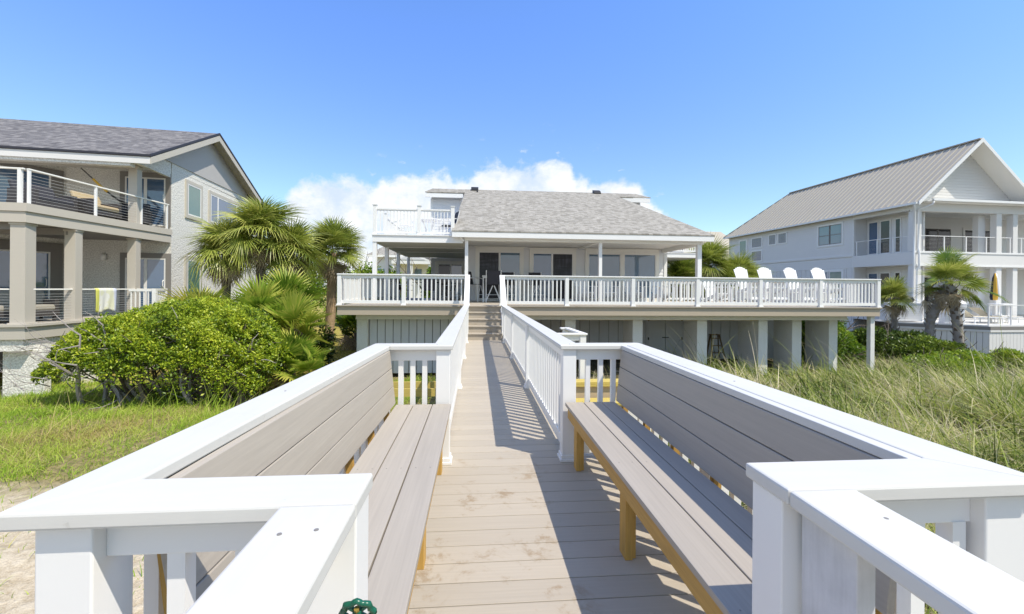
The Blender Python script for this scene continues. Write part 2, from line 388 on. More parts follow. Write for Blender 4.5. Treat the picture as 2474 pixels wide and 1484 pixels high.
# ------------------------------------------------------------------ terrain
def gz(x, y):
    x = np.asarray(x, float); y = np.asarray(y, float)
    z = -1.36 + .06*np.sin(x*.7+1.3)*np.cos(y*.55+.4) + .035*np.sin(x*1.9+y*1.3) + .02*np.sin(x*3.7-y*2.9)
    bump = lambda cx, cy, sx, sy, h: h*np.exp(-((x-cx)/sx)**2-((y-cy)/sy)**2)
    z = z + bump(-7.2, 8.6, 3.2, 2.0, .30) + bump(9, 8, 5, 3, .22) + bump(15, 12, 4, 3, -.15) + bump(3.4, 6, 1.5, 3, -.1)
    far = np.clip((np.hypot(x, y)-34)/30, 0, 1)
    z = z*(1-far) + -1.4*far
    z = z - .9*np.clip((-y-18)/30, 0, 1)
    return z - bump(24, 18, 4, 4, .75)
def make_ground():
    def axis(a, b, n, far):
        u = np.linspace(a, b, n); o = np.geomspace(1, far, 26)
        return np.concatenate([(a-o)[::-1], u, b+o])
    xs = axis(-22, 34, 190, 1800); ys = axis(-12, 34, 160, 1800)
    X, Y = np.meshgrid(xs, ys); Z = gz(X, Y)
    V = np.stack([X, Y, Z], -1).reshape(-1, 3); nx = len(xs); ny = len(ys)
    i = np.arange((ny-1)*(nx-1)); a = (i//(nx-1))*nx + i % (nx-1)
    F = np.stack([a, a+1, a+nx+1, a+nx], 1)
    return fast('ground', V, F, 'ground', smooth=True)
def groundx(mt, nt, b, v, src):
    s = N(nt, 'ShaderNodeSeparateXYZ'); nt.links.new(v, s.inputs[0])
    n1 = noise(nt, v, .9, 6, .65); n2 = noise(nt, v, 9, 5, .7); n3 = noise(nt, v, 60, 4, .7)
    sand = N(nt, 'ShaderNodeMix', data_type='RGBA'); sand.inputs[6].default_value = (.42, .335, .22, 1); sand.inputs[7].default_value = (.66, .57, .43, 1); nt.links.new(SMOOTH(nt, MATH(nt, 'ADD', MATH(nt, 'MULTIPLY', n2, .6), MATH(nt, 'MULTIPLY', n3, .4)), .35, .62), sand.inputs[0])
    turf = N(nt, 'ShaderNodeMix', data_type='RGBA'); turf.inputs[6].default_value = (.15, .13, .05, 1); turf.inputs[7].default_value = (.33, .26, .12, 1); nt.links.new(SMOOTH(nt, n2, .35, .65), turf.inputs[0])
    # grass grows away from the boards, bare sand beside them
    e = MATH(nt, 'ADD', MATH(nt, 'ADD', MATH(nt, 'MULTIPLY', s.outputs[1], 1.0), MATH(nt, 'MULTIPLY', s.outputs[0], .16)), MATH(nt, 'MULTIPLY', n1, 1.6))
    g = SMOOTH(nt, e, 5.6, 6.3)
    right = SMOOTH(nt, s.outputs[0], 1.0, 2.2)
    g = MATH(nt, 'MAXIMUM', g, right)
    dk_ = N(nt, 'ShaderNodeMix', data_type='RGBA'); nt.links.new(right, dk_.inputs[0]); L(nt, turf, 2, dk_, 6); dk_.inputs[7].default_value = (.10, .085, .04, 1); turf = dk_
    patch = SMOOTH(nt, n1, .60, .68, 1, .15)
    mx = N(nt, 'ShaderNodeMix', data_type='RGBA'); nt.links.new(MATH(nt, 'MULTIPLY', g, patch), mx.inputs[0]); L(nt, sand, 2, mx, 6); L(nt, turf, 2, mx, 7)
    # mossy lawn between the houses
    lw = MATH(nt, 'MULTIPLY', SMOOTH(nt, s.outputs[1], 12.2, 13.2), SMOOTH(nt, s.outputs[0], -3.4, -3.0, 1, 0))
    lc = N(nt, 'ShaderNodeMix', data_type='RGBA'); lc.inputs[6].default_value = (.30, .27, .03, 1); lc.inputs[7].default_value = (.42, .30, .12, 1); nt.links.new(SMOOTH(nt, n2, .45, .62), lc.inputs[0])
    m2 = N(nt, 'ShaderNodeMix', data_type='RGBA'); nt.links.new(lw, m2.inputs[0]); L(nt, mx, 2, m2, 6); L(nt, lc, 2, m2, 7)
    L(nt, m2, 2, b, 'Base Color')
    bp = N(nt, 'ShaderNodeBump'); bp.inputs['Strength'].default_value = .9; bp.inputs['Distance'].default_value = .05
    nt.links.new(MATH(nt, 'ADD', n2, MATH(nt, 'MULTIPLY', n3, .3)), bp.inputs['Height']); L(nt, bp, 0, b, 'Normal')
mat('ground', (.5, .4, .3), .95, extra=groundx)
tag(make_ground(), 'sandy ground with patchy grass running from the beach past the houses', None, None, 'structure')
mat('sea', (.03, .10, .12), .12, bump=(.5, .6, 5, .3))
tag(MB().box(-1500, 1500, -1800, -48, -2.6, -2.0).build('sea', 'sea'), None, None, None, 'structure')

# ------------------------------------------------------------------ part helper
def P(root, name, m, mb, **k):
    l = root.location
    return mb.shift((l.x, l.y, l.z)).build(name, m, root, **k)
def lin(a, b, n): return [a+(b-a)*i/(n-1) for i in range(n)] if n > 1 else [a]
def mitre(path, w):
    """left and right offset points of an open polyline"""
    Lp, Rp = [], []
    n = len(path)
    for i, p in enumerate(path):
        p = Vector(p)
        d1 = (p-Vector(path[i-1])).normalized() if i else None
        d2 = (Vector(path[i+1])-p).normalized() if i < n-1 else None
        a = d1 or d2; b = d2 or d1
        n1 = Vector((-a.y, a.x)); n2 = Vector((-b.y, b.x)); mt = (n1+n2).normalized(); k = w/2/max(.3, mt.dot(n1))
        Lp.append(p+mt*k); Rp.append(p-mt*k)
    return Lp, Rp
def cap_path(root, path, w, z0, z1, m, name='cap_rail', bevel=.006, mats=None):
    Lp, Rp = mitre([Vector(p[:2]) for p in path], w)
    for i in range(len(path)-1):
        g = .0007
        q = [Lp[i], Lp[i+1], Rp[i+1], Rp[i]]; d = (Vector(path[i+1][:2])-Vector(path[i][:2])).normalized()*g
        q = [q[0]+d, q[1]-d, q[2]-d, q[3]+d]
        P(root, name, mats[i] if mats else m, MB().prism([(a.x, a.y, z0) for a in q], (0, 0, z1-z0)), bevel=bevel)
def balus(root, A, B, z0, z1, n, me_cache, m='white', sz=.036, name='baluster'):
    key = (round(z1-z0, 3), m, sz)
    A = Vector(A); B = Vector(B); ang = math.atan2(B.y-A.y, B.x-A.x)
    if key not in me_cache:
        o = MB().box(-sz/2, sz/2, -sz/2, sz/2, 0, z1-z0).build(name, m); me_cache[key] = o.data; bpy.data.objects.remove(o)
    l = root.location
    for i in range(n):
        p = A + (B-A)*((i+1)/(n+1))
        inst(name, me_cache[key], None, root, (p.x-l.x, p.y-l.y, z0-l.z), ang)
BC = {}
def post(root, x, y, z0, z1, m='white', s=.107, flare=True, cap=False):
    b = MB().box(x-s/2, x+s/2, y-s/2, y+s/2, z0, z1)
    if flare: b.box(x-s/2-.018, x+s/2+.018, y-s/2-.018, y+s/2+.018, z0, z0+.022).box(x-s/2-.009, x+s/2+.009, y-s/2-.009, y+s/2+.009, z0+.022, z0+.05)
    if cap: b.box(x-s/2-.02, x+s/2+.02, y-s/2-.02, y+s/2+.02, z1, z1+.02).box(x-s/2-.008, x+s/2+.008, y-s/2-.008, y+s/2+.008, z1-.03, z1)
    return P(root, 'post', m, b, bevel=.004)
def run(root, A, B, z0, H, n=None, gap=.12, capped=True, m='white', end=.053, rw=.042, th=.088, bh=.088, foot=True):
    """top rail, bottom rail, balusters between two post centres"""
    A = Vector(A); B = Vector(B); d = (B-A); Ln = d.length; d.normalize(); a = A+d*end; b = B-d*end
    zt = z0+H-.035
    P(root, 'top_rail', m, MB().bar((*a, zt-th/2), (*b, zt-th/2), rw, th), bevel=.003)
    P(root, 'bottom_rail', m, MB().bar((*a, z0+.05+bh/2), (*b, z0+.05+bh/2), rw, bh), bevel=.003)
    n = n or max(1, round((b-a).length/gap)-1)
    balus(root, a, b, z0+.05+bh, zt-th, n, BC, m)

# ------------------------------------------------------------------ boardwalk
wk = thing('boardwalk', None, None, (0, 3, 0)); wk['kind'] = 'structure'
bm_ = MB(); y = -1.6; pitch = .1445
while y < 11.42:
    x0, x1 = (-.93, 1.42) if y < 3.5 else (-.34, .84)
    bm_.box(x0, x1, y, y+pitch-.005, -.026, 0)
    y += pitch
P(wk, 'decking', 'deck_x', bm_, bevel=.0025)
jb = MB()
for x in (-.86, -.28, .25, .78, 1.34):
    jb.box(x-.02, x+.02, -1.5, 3.45 if abs(x-.25) > .6 else 11.3, -.26, -.028)
for y in (-1.2, .9, 3.3, 6.2, 9.0, 11.1): jb.box(-.42 if y > 3.4 else -.93, .92 if y > 3.4 else 1.42, y-.02, y+.02, -.47, -.262)
P(wk, 'joist', 'lumber', jb)
pb = MB()
for y in (-1.2, .9, 3.3, 6.2, 9.0, 11.1):
    for x in ((-.36, .86) if y > 3.4 else (-.87, 1.36)): pb.box(x-.07, x+.07, y+.022, y+.162, -2.0, -.05)
P(wk, 'piling', 'lumber_pale', pb)
sk = MB().box(-.362, -.342, 3.5, 11.42, -.2, -.002).box(.842, .862, 3.5, 11.42, -.2, -.002)
P(wk, 'side_board', 'white', sk)

# ------------------------------------------------------------------ railings of the boardwalk
ZT = .92
lr = thing('boardwalk_railing', 'white railing along the left side of the boardwalk, wrapping behind the left bench', 'railing', (-.25, 3.42, 0), group='railings along the boardwalk')
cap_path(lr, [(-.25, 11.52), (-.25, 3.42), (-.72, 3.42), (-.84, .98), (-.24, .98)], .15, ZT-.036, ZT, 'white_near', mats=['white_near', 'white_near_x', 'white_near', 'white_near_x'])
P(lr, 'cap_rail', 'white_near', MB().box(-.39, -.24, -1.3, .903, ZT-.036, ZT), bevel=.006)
for (x, y) in ((-.25, 3.42), (-.25, 5.92), (-.25, 8.42), (-.25, 10.8), (-.25, 11.5), (-.72, 3.42), (-.815, .985), (-.77, 2.2), (-.30, .985), (-.315, -1.2)): post(lr, x, y, 0, ZT-.037)
run(lr, (-.25, 3.42), (-.25, 5.92), 0, ZT); run(lr, (-.25, 5.92), (-.25, 8.42), 0, ZT); run(lr, (-.25, 8.42), (-.25, 10.8), 0, ZT); run(lr, (-.25, 10.8), (-.25, 11.5), 0, ZT)
run(lr, (-.72, 3.42), (-.25, 3.42), 0, ZT, 3)
run(lr, (-.715, 3.42), (-.77, 2.2), 0, ZT, 7); run(lr, (-.77, 2.2), (-.815, .985), 0, ZT, 7)
run(lr, (-.815, .985), (-.30, .985), 0, ZT, 2)
run(lr, (-.315, .97), (-.315, -1.2), 0, ZT, 12)
rr = thing('boardwalk_railing', 'white railing along the right side of the boardwalk, wrapping behind the right bench', 'railing', (.74, 3.42, 0), group='railings along the boardwalk')
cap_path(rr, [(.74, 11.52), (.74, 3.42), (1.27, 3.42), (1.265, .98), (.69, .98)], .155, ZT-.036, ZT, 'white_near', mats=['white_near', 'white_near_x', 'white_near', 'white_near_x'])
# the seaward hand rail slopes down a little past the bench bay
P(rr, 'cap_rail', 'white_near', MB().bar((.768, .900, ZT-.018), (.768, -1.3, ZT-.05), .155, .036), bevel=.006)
for (x, y) in ((.74, 3.42), (.74, 5.92), (.74, 8.42), (.74, 10.8), (.74, 11.5), (1.265, 3.42), (1.265, 2.2), (1.265, .985), (.752, .985), (.76, -1.2)): post(rr, x, y, 0, ZT-.037)
run(rr, (.74, 3.42), (.74, 5.92), 0, ZT); run(rr, (.74, 5.92), (.74, 8.42), 0, ZT); run(rr, (.74, 8.42), (.74, 10.8), 0, ZT); run(rr, (.74, 10.8), (.74, 11.5), 0, ZT)
run(rr, (.74, 3.42), (1.265, 3.42), 0, ZT, 3)
run(rr, (1.265, 3.42), (1.265, 2.2), 0, ZT, 7); run(rr, (1.265, 2.2), (1.265, .985), 0, ZT, 7)
run(rr, (.752, .985), (1.265, .985), 0, ZT, 2)
P(rr, 'cap_trim', 'white_near', MB().box(1.149, 1.1912, 1.0605, 3.341, ZT-.034, ZT-.003), bevel=.003)
P(rr, 'weathered_board', 'old_white', MB().box(.735, .775, .775, .918, .02, ZT-.045), bevel=.003)
P(rr, 'weathered_board', 'old_white', MB().box(.79, .83, .50, .60, .02, ZT-.052), bevel=.003)
P(rr, 'trim_block', 'white', MB().box(1.16, 1.195, .96, 1.0, .70, .80))

# screw heads and knots of grime that show on the nearest caps
for (x, y, z) in ((-.345, .80, ZT), (-.285, .81, ZT), (-.345, .30, ZT), (-.80, 1.9, ZT), (-.30, 3.42, ZT)):
    P(lr, 'screw', 'grey_trim', MB().lathe([(.0045, z), (.0045, z+.0012)], 8, (x, y)))
for (x, y, z) in ((.745, .74, ZT-.004), (.80, .78, ZT-.003), (1.25, 2.0, ZT), (.75, 3.42, ZT)):
    P(rr, 'screw', 'grey_trim', MB().lathe([(.0045, z), (.0045, z+.0015)], 8, (x, y)))
# ------------------------------------------------------------------ benches
def bench(side):
    s = 1 if side == 'right' else -1
    lab = 'long right bench of grey boards on pine legs, half in shade' if s > 0 else 'long left bench of grey boards on pine legs, fully sunlit'
    t = thing('bench', lab, 'bench', (.9 if s > 0 else -.4, 2.2, 0), group='built-in benches facing each other')
    if s > 0: e = [.70, .84, .846, .984, .990, 1.095]
    else: e = [-.185, -.322, -.328, -.463, -.469, -.598]
    sb = MB()
    for i in (0, 2, 4): sb.box(min(e[i], e[i+1]), max(e[i], e[i+1]), 1.10, 3.335, .449, .475)
    P(t, 'seat', 'bench_y', sb, bevel=.003)
    f = e[0]+s*.016
    P(t, 'front_apron', 'pine_y', MB().box(min(f, f+s*.038), max(f, f+s*.038), 1.12, 3.31, .359, .447), bevel=.002)
    b = e[5]-s*.03
    P(t, 'back_apron', 'pine_y', MB().box(min(b, b-s*.038), max(b, b-s*.038), 1.12, 3.31, .359, .447), bevel=.002)
    for y in (3.22, 2.16, 1.14):
        xa = f+s*.040
        P(t, 'leg', 'pine', MB().box(min(xa, xa+s*.038), max(xa, xa+s*.038), y-.045, y+.045, 0, .447).box(min(xa+s*.039, xa+s*.06), max(xa+s*.039, xa+s*.06), y-.03, y+.05, 0, .355), bevel=.002)
        P(t, 'seat_bearer', 'pine', MB().box(min(xa+s*.08, b-s*.04), max(xa+s*.08, b-s*.04), y-.02, y+.02, .36, .446))
    sc = MB()
    for y in (3.22, 2.16, 1.14):
        for i in (0, 2, 4):
            for dx in (-.035, .035):
                sc.lathe([(.0032, .4752), (.0032, .4758)], 6, ((e[i]+e[i+1])/2+dx, y))
    P(t, 'screws', 'grey_trim', sc)
    # backrest of three boards leaning on pine struts
    if s > 0: lo = ((1.105, 3.33), (1.105, 1.075)); hi = ((1.146, 3.33), (1.146, 1.075))
    else: lo = ((-.600, 3.33), (-.665, 1.075)); hi = ((-.645, 3.33), (-.735, 1.075))
    bk = MB(); z0, z1 = .485, .888
    for k in range(3):
        a0 = k/3; a1 = (k+1)/3-.014
        ps = []
        for a in (a0, a1):
            for q in (0, 1):
                ps.append((lo[q][0]+(hi[q][0]-lo[q][0])*a, lo[q][1], z0+(z1-z0)*a))
        bk.prism([ps[0], ps[2], ps[3], ps[1]], (s*.024, 0, .003))
    P(t, 'backrest', 'bench_y', bk, bevel=.0025)
    for i, y in enumerate(lin(3.28, 1.15, 6)):
        u = (3.33-y)/2.255; xl = lo[0][0]+(lo[1][0]-lo[0][0])*u; xh = hi[0][0]+(hi[1][0]-hi[0][0])*u
        P(t, 'back_strut', 'pine', MB().bar((xl+s*.046, y, .30), (xh+s*.046-.0*s, y, .87), .038, .038, (0, 1, 0)))
    return t
bench('left'); bench('right')

# brass spigot with a green hand wheel on the left gate post
sg = thing('garden_tap', 'brass water tap with round green handle on the left gate post', 'tap', (-.245, .80, .70))
tb = MB().tube([(-.245, .80, .70), (-.225, .80, .715), (-.205, .79, .725), (-.19, .77, .70), (-.185, .765, .665)], [.011, .012, .013, .010, .010], 10).tube([(-.205, .79, .72), (-.205, .79, .775)], .007, 8)
P(sg, 'spout', 'brass', tb, smooth=True)
hw = MB(); ring = []
for k in range(33):
    a = 2*math.pi*k/32; rr_ = .026+.0028*math.cos(8*a); ring.append((-.205+rr_*math.cos(a), .79-.35*rr_*math.sin(a), .782+.93*rr_*math.sin(a)))
hw.tube(ring, .0052, 8, cap=False)
for k in range(4):
    a = 2*math.pi*(k+.5)/4; hw.tube([(-.205, .79, .782), (-.205+.025*math.cos(a), .79-.35*.025*math.sin(a), .782+.93*.025*math.sin(a))], .0042, 6)
hw.tube([(-.205, .795, .776), (-.205, .783, .79)], .008, 10)
P(sg, 'hand_wheel', 'green_paint', hw, smooth=True)
P(sg, 'wheel_nut', 'brass', MB().tube([(-.205, .783, .79), (-.205, .780, .796)], .005, 6))

# ------------------------------------------------------------------ steps up to the deck
st = thing('deck_stairs', 'tan composite steps rising from the boardwalk to the house deck', 'stairs', (.24, 11.9, 0))
DZ = .86; n = 5; rise = DZ/n
for k in range(n):
    y = 11.42+.28*k
    P(st, 'riser', 'deck_x', MB().box(-.22, .70, y, y+.018, rise*k+.001, rise*(k+1)-.03), bevel=.001)
    if k < n-1: P(st, 'tread', 'deck_x', MB().box(-.22, .70, y-.03, y+.28, rise*(k+1)-.028, rise*(k+1)), bevel=.004)
for x in (-.222, .702):
    P(st, 'stringer', 'white', MB().prism([(x, 11.40, -.15), (x, 12.56, .55), (x, 12.56, .80), (x, 11.40, .02)], (.02 if x > 0 else -.02, 0, 0)))
for x in (-.25, .74):
    P(st, 'sloping_rail', 'white', MB().bar((x, 11.40, .905), (x, 12.50, 1.735), .14, .036).bar((x, 11.5, .90), (x, 12.46, 1.62), .042, .09), bevel=.004)
    P(st, 'bottom_rail', 'white', MB().bar((x, 11.58, .12), (x, 12.46, .80), .042, .07))
    for i in range(6):
        y = 11.68+i*.13; z = .92+(y-11.42)*.755
        P(st, 'baluster', 'white', MB().box(x-.018, x+.018, y-.018, y+.018, .17+(y-11.58)*.77, z-.11))

# ------------------------------------------------------------------ raised deck
dk = thing('raised_deck', 'wide raised deck with tan fascia on pebble finished piers in front of the middle house', 'deck', (4, 13, -1.4))
db = MB()
for y in [12.47+.1445*i for i in range(35)]: db.box(-3.93, 12.62, y, min(y+.139, 17.5), DZ-.026, DZ)
for y in [17.53+.1445*i for i in range(30)]: db.box(-3.93, -.42, y, y+.139, DZ-.026, DZ)
for y in [17.53+.1445*i for i in range(14)]: db.box(7.93, 12.62, y, y+.139, DZ-.026, DZ)
P(dk, 'decking', 'deck_x', db)
P(dk, 'fascia', 'fascia', MB().box(-3.89, -.245, 12.52, 12.56, .585, DZ-.028), bevel=.002)
P(dk, 'fascia', 'fascia', MB().box(.724, 12.58, 12.52, 12.56, .585, DZ-.028), bevel=.002)
P(dk, 'fascia', 'fascia', MB().box(-3.89, -3.85, 12.562, 21.8, .585, DZ-.028))
P(dk, 'fascia', 'fascia', MB().box(12.54, 12.58, 12.562, 19.5, .585, DZ-.028))
P(dk, 'beam', 'soffit_white', MB().box(-3.5, 1.2, 12.98, 13.12, .43, .582).box(1.203, 6.0, 12.98, 13.12, .43, .582).box(6.003, 11.9, 12.98, 13.12, .43, .582))
jm = MB()
for i in range(42): jm.box(-3.6+i*.385, -3.56+i*.385, 12.6, 15.4, .59, .83)
P(dk, 'joist', 'lumber_pale', jm)
lm = MB().box(3.15, 4.9, 13.14, 13.18, .405, .425).box(5.3, 7.0, 13.14, 13.18, .405, .425).box(7.4, 9.0, 13.14, 13.18, .405, .425)
for i in range(17): lm.box(3.2+i*.36, 3.26+i*.36, 13.14, 13.2, .428, .448)
P(dk, 'batten', 'lumber_pale', lm)
for (x0, x1, ya, yb, zb) in ((-3.52, -3.2, 13.16, 13.5, .575), (2.75, 3.08, 13.2, 13.75, .43), (4.9, 5.22, 13.2, 14.1, .43), (7.0, 7.33, 13.2, 14.1, .43), (9.05, 9.36, 13.2, 14.3, .43), (10.35, 10.68, 13.4, 14.3, .43), (11.6, 11.9, 13.35, 14.4, .43), (4.9, 5.22, 19.2, 19.8, .58), (11.6, 11.9, 18.6, 19.2, .58)):
    P(dk, 'pier', 'pebble_fine', MB().box(x0, x1, ya, yb, -1.9, zb-.002), bevel=.008)
P(dk, 'corner_post', 'siding_white', MB().box(12.36, 12.5, 12.62, 12.76, -1.8, .583), bevel=.004)
P(dk, 'corner_post', 'siding_white', MB().box(12.36, 12.5, 19.2, 19.34, -1.8, .583), bevel=.004)

def deck_rail(label, A, B, posts, zc=1.75, grp='railings round the raised deck', rest=None):
    t = thing('deck_railing', label, 'railing', (A[0], A[1], DZ), group=grp)
    A = Vector(A); B = Vector(B); d = (B-A).normalized()
    P(t, 'cap_rail', 'white', MB().bar((*(A-d*.06), zc-.018), (*(B+d*.06), zc-.018), .14, .036), bevel=.005)
    pts = [A + d*s for s in posts]
    for p in pts: post(t, p.x, p.y, DZ, zc-.037)
    for a, b in zip(pts[:-1], pts[1:]): run(t, a, b, DZ, zc-DZ)
    return t
deck_rail('white front deck railing left of the steps', (-3.84, 12.57), (-.25, 12.57), [0, 1.78, 3.59])
deck_rail('long white front deck railing right of the steps', (.74, 12.57), (12.54, 12.57), [0, 1.92, 3.92, 5.92, 7.92, 9.88, 11.8])
deck_rail('white side railing of the deck on the left, running back under the balcony', (-3.84, 12.7), (-3.84, 21.6), [.0, 1.9, 3.9, 5.9, 7.9, 8.9])
deck_rail('white end railing of the deck on the far right', (12.54, 12.7), (12.54, 19.4), [.0, 1.7, 3.4, 5.1, 6.7])
deck_rail('white rear deck railing behind the white beach chairs', (8.0, 19.45), (12.45, 19.45), [.0, 1.5, 3.0, 4.45])

# lower steps beside the boardwalk with yellow treated lumber
ls = thing('wooden_steps', 'yellow treated lumber steps below the boardwalk on its right', 'stairs', (2.6, 7.6, -1.4))
P(ls, 'tread', 'lumber', MB().box(1.6, 3.3, 7.5, 7.78, -.32, -.28).box(1.6, 3.3, 7.50, 7.54, -.36, -.322))
P(ls, 'tread', 'lumber', MB().box(1.6, 3.3, 7.0, 7.35, -.56, -.52))
P(ls, 'riser', 'lumber_pale', MB().box(1.6, 3.3, 7.55, 7.58, -1.3, -.363))
P(ls, 'riser', 'lumber_pale', MB().box(1.6, 3.3, 7.05, 7.08, -1.3, -.563))
ls2 = thing('stair_railing', 'short white railing with cap beyond the right boardwalk rail', 'railing', (2.0, 8.3, -1.4))
cap_path(ls2, [(1.8, 9.15), (1.95, 9.15), (2.02, 8.0), (1.5, 8.0)], .12, .50, .535, 'white')
P(ls2, 'post', 'white', MB().box(1.95, 2.06, 7.96, 8.07, -1.4, .498))
P(ls2, 'post', 'white', MB().box(1.86, 1.96, 9.1, 9.2, -1.4, .498))
P(ls2, 'top_rail', 'white', MB().box(1.5, 1.948, 7.98, 8.02, .40, .498))
yl = thing('timber_platform', 'low yellow treated lumber platform seen through the left corner balusters', 'platform', (-1.2, 8.2, -1.4))
P(yl, 'beam', 'lumber', MB().box(-1.9, -.5, 8.0, 8.04, -.62, -.48).box(-1.9, -.5, 8.6, 8.64, -.62, -.48))
P(yl, 'beam', 'lumber', MB().box(-1.9, -.5, 6.9, 6.94, -.86, -.75))
P(yl, 'leg', 'lumber', MB().box(-1.85, -1.76, 8.05, 8.14, -1.4, -.5).box(-.7, -.61, 8.05, 8.14, -1.4, -.5))
# ------------------------------------------------------------------ middle house
H1 = thing('beach_house', 'white and pale grey two storey beach house with grey shingle roof in the middle', 'house', (3.5, 20, -1.4))
def window(root, name, x0, x1, z0, z1, y, panes, tr=.12, head=.17, frame_m='cream', sill=True, fmat='window_frame', ax='x', s=-1, mull=.05, th=.05):
    """framed opening on a wall plane; ax 'x': wall faces -Y at y; ax 'y': wall faces s*X at x=y with spans along y. panes: list of (u0,u1,material[,z split])"""
    def B(mb, u0, u1, d0, d1, za, zb):
        if ax == 'x': mb.box(u0, u1, y-d1, y-d0, za, zb)
        else: mb.box(y+s*d0 if s > 0 else y-d1, y+s*d1 if s > 0 else y-d0, u0, u1, za, zb)
        return mb
    f = MB()
    B(f, x0-tr, x0, 0, th, z0-(.0 if not sill else tr), z1); B(f, x1, x1+tr, 0, th, z0-(.0 if not sill else tr), z1)
    B(f, x0-tr-.0, x1+tr+.0, 0, th+.004, z1, z1+head)
    if head > .15: B(f, x0-tr-.05, x1+tr+.05, 0, th+.035, z1+head, z1+head+.03)
    if sill: B(f, x0, x1, 0, th, z0-tr, z0)
    w = P(root, name, None, MB().box(0, .001, 0, .001, 0, .001)) if False else None
    fr = P(root, name, frame_m, f, bevel=.002)
    l = root.location
    def sub(nm, m, mb):
        return mb.shift((l.x, l.y, l.z)).build(nm, m, fr)
    for p in panes:
        u0, u1, m = p[:3]
        g = MB(); B(g, u0+.03, u1-.03, .012, .018, z0+.03, z1-.03)
        sub('pane', m, g)
    sf = MB()
    for p in panes:
        u0, u1 = p[:2]
        B(sf, u0, u0+.035, 0, .038, z0, z1); B(sf, u1-.035, u1, 0, .038, z0, z1)
        B(sf, u0+.035, u1-.035, 0, .036, z0, z0+.045); B(sf, u0+.035, u1-.035, 0, .036, z1-.035, z1)
        if len(p) > 3: B(sf, u0+.035, u1-.035, 0, .040, p[3]-.02, p[3]+.02)
    sub('sash', fmat, sf)
    return fr
def laps(mb, x0, x1, y, z0, z1, pitch=.14, s=-1, ax='x', t=.018):
    """lap siding courses: each course leans out at its foot"""
    z = z0
    while z < z1-.02:
        zt = min(z+pitch, z1)
        if ax == 'x': mb.prism([(x0, y, z), (x0, y+s*t, z), (x0, y+s*.004, zt), (x0, y, zt)], (x1-x0, 0, 0))
        else: mb.prism([(y, x0, z), (y+s*t, x0, z), (y+s*.004, x0, zt), (y, x0, zt)], (0, x1-x0, 0))
        z += pitch
    return mb
P(H1, 'wall', 'siding', MB().box(-.40, 7.9, 17.5, 29.5, .60, 3.10))
P(H1, 'siding', 'siding', laps(MB(), -.40, 7.80, 17.498, DZ, 3.05), )
P(H1, 'siding', 'siding', laps(MB(), 17.5, 21.8, -.402, DZ, 2.85, ax='y'))
P(H1, 'corner_board', 'white', MB().box(7.80, 7.93, 17.46, 17.6, DZ, 3.05))
P(H1, 'corner_board', 'white', MB().box(-.43, -.33, 17.46, 17.56, DZ, 3.05))
P(H1, 'wall', 'siding', MB().box(-2.25, -.42, 21.8, 29.5, .60, 2.85))
P(H1, 'wall', 'siding', MB().box(-2.2, 8.25, 21.32, 29.5, 3.11, 5.86))
P(H1, 'siding', 'siding', laps(MB(), -2.12, -.7, 21.318, 3.11, 5.72))
P(H1, 'corner_board', 'white', MB().box(-2.24, -2.12, 21.28, 21.4, 3.11, 5.72))
window(H1, 'sliding_door', .09, 1.78, .92, 2.84, 17.48, [(.09, .93, 'screen'), (.93, 1.78, 'glass')], tr=.13, head=.18, sill=False)
window(H1, 'sliding_door', 2.28, 3.94, .92, 2.82, 17.48, [(2.28, 3.08, 'glass_blue'), (3.08, 3.94, 'screen')], tr=.13, head=.18, sill=False)
window(H1, 'window', 4.58, 7.44, .98, 2.83, 17.48, [(4.58, 5.94, 'glass'), (6.08, 7.44, 'glass')], tr=.13, head=.18, sill=True)
P(H1, 'mullion', 'cream', MB().box(5.94, 6.08, 17.43, 17.48, .98, 2.83))
window(H1, 'sliding_door', -1.9, -.70, .92, 2.57, 21.79, [(-1.9, -1.28, 'glass_dark'), (-1.28, -.70, 'glass')], tr=.14, head=.14, sill=False)
# roof: one front plane, its upper strip wider than the lower
zr = lambda y: 3.25+.404*(y-14.2)
out = [(-.80, 14.2), (8.13, 14.2), (6.95, 20.9), (8.62, 20.9), (8.15, 21.8), (-2.20, 21.8), (-2.47, 20.9), (-.585, 20.9)]
rf = P(H1, 'roof', 'shingle_pale', MB().prism([(x, y, zr(y)) for x, y in out], (0, 0, -.045)))
P(H1, 'roof', 'shingle_pale', MB().prism([(-2.2, 21.8, zr(21.8)), (8.15, 21.8, zr(21.8)), (8.6, 30, 3.2), (-2.5, 30, 3.2)], (0, 0, -.045)))
P(H1, 'roof', 'shingle_pale', MB().prism([(8.13, 14.2, 3.24), (8.4, 21.0, 3.24), (6.97, 20.9, 5.92)], (.001, 0, -.04)))
P(H1, 'fascia', 'white', MB().box(-.80, 8.12, 14.21, 14.25, 3.03, 3.205), bevel=.003)
P(H1, 'fascia', 'white', MB().prism([(-.80, 14.255, 3.03), (-.80, 14.255, 3.20), (-.62, 20.95, 5.90), (-.62, 20.95, 5.72)], (.04, 0, 0)))
P(H1, 'fascia', 'white', MB().box(-2.46, -.66, 20.91, 20.95, 5.70, 5.895), bevel=.003)
P(H1, 'fascia', 'white', MB().box(7.0, 8.6, 20.91, 20.95, 5.70, 5.895))
P(H1, 'fascia', 'white', MB().prism([(-2.46, 20.955, 5.70), (-2.46, 20.955, 5.89), (-2.2, 21.8, 6.26), (-2.2, 21.8, 6.05)], (.03, 0, 0)))
P(H1, 'gable_wall', 'siding', MB().prism([(-.66, 14.5, 3.1), (-.66, 14.5, 3.32), (-.56, 21.3, 6.02), (-.56, 21.3, 3.1)], (.06, 0, 0)))
P(H1, 'soffit', 'soffit_white', MB().box(-.74, 8.05, 14.255, 17.49, 3.058, 3.09))
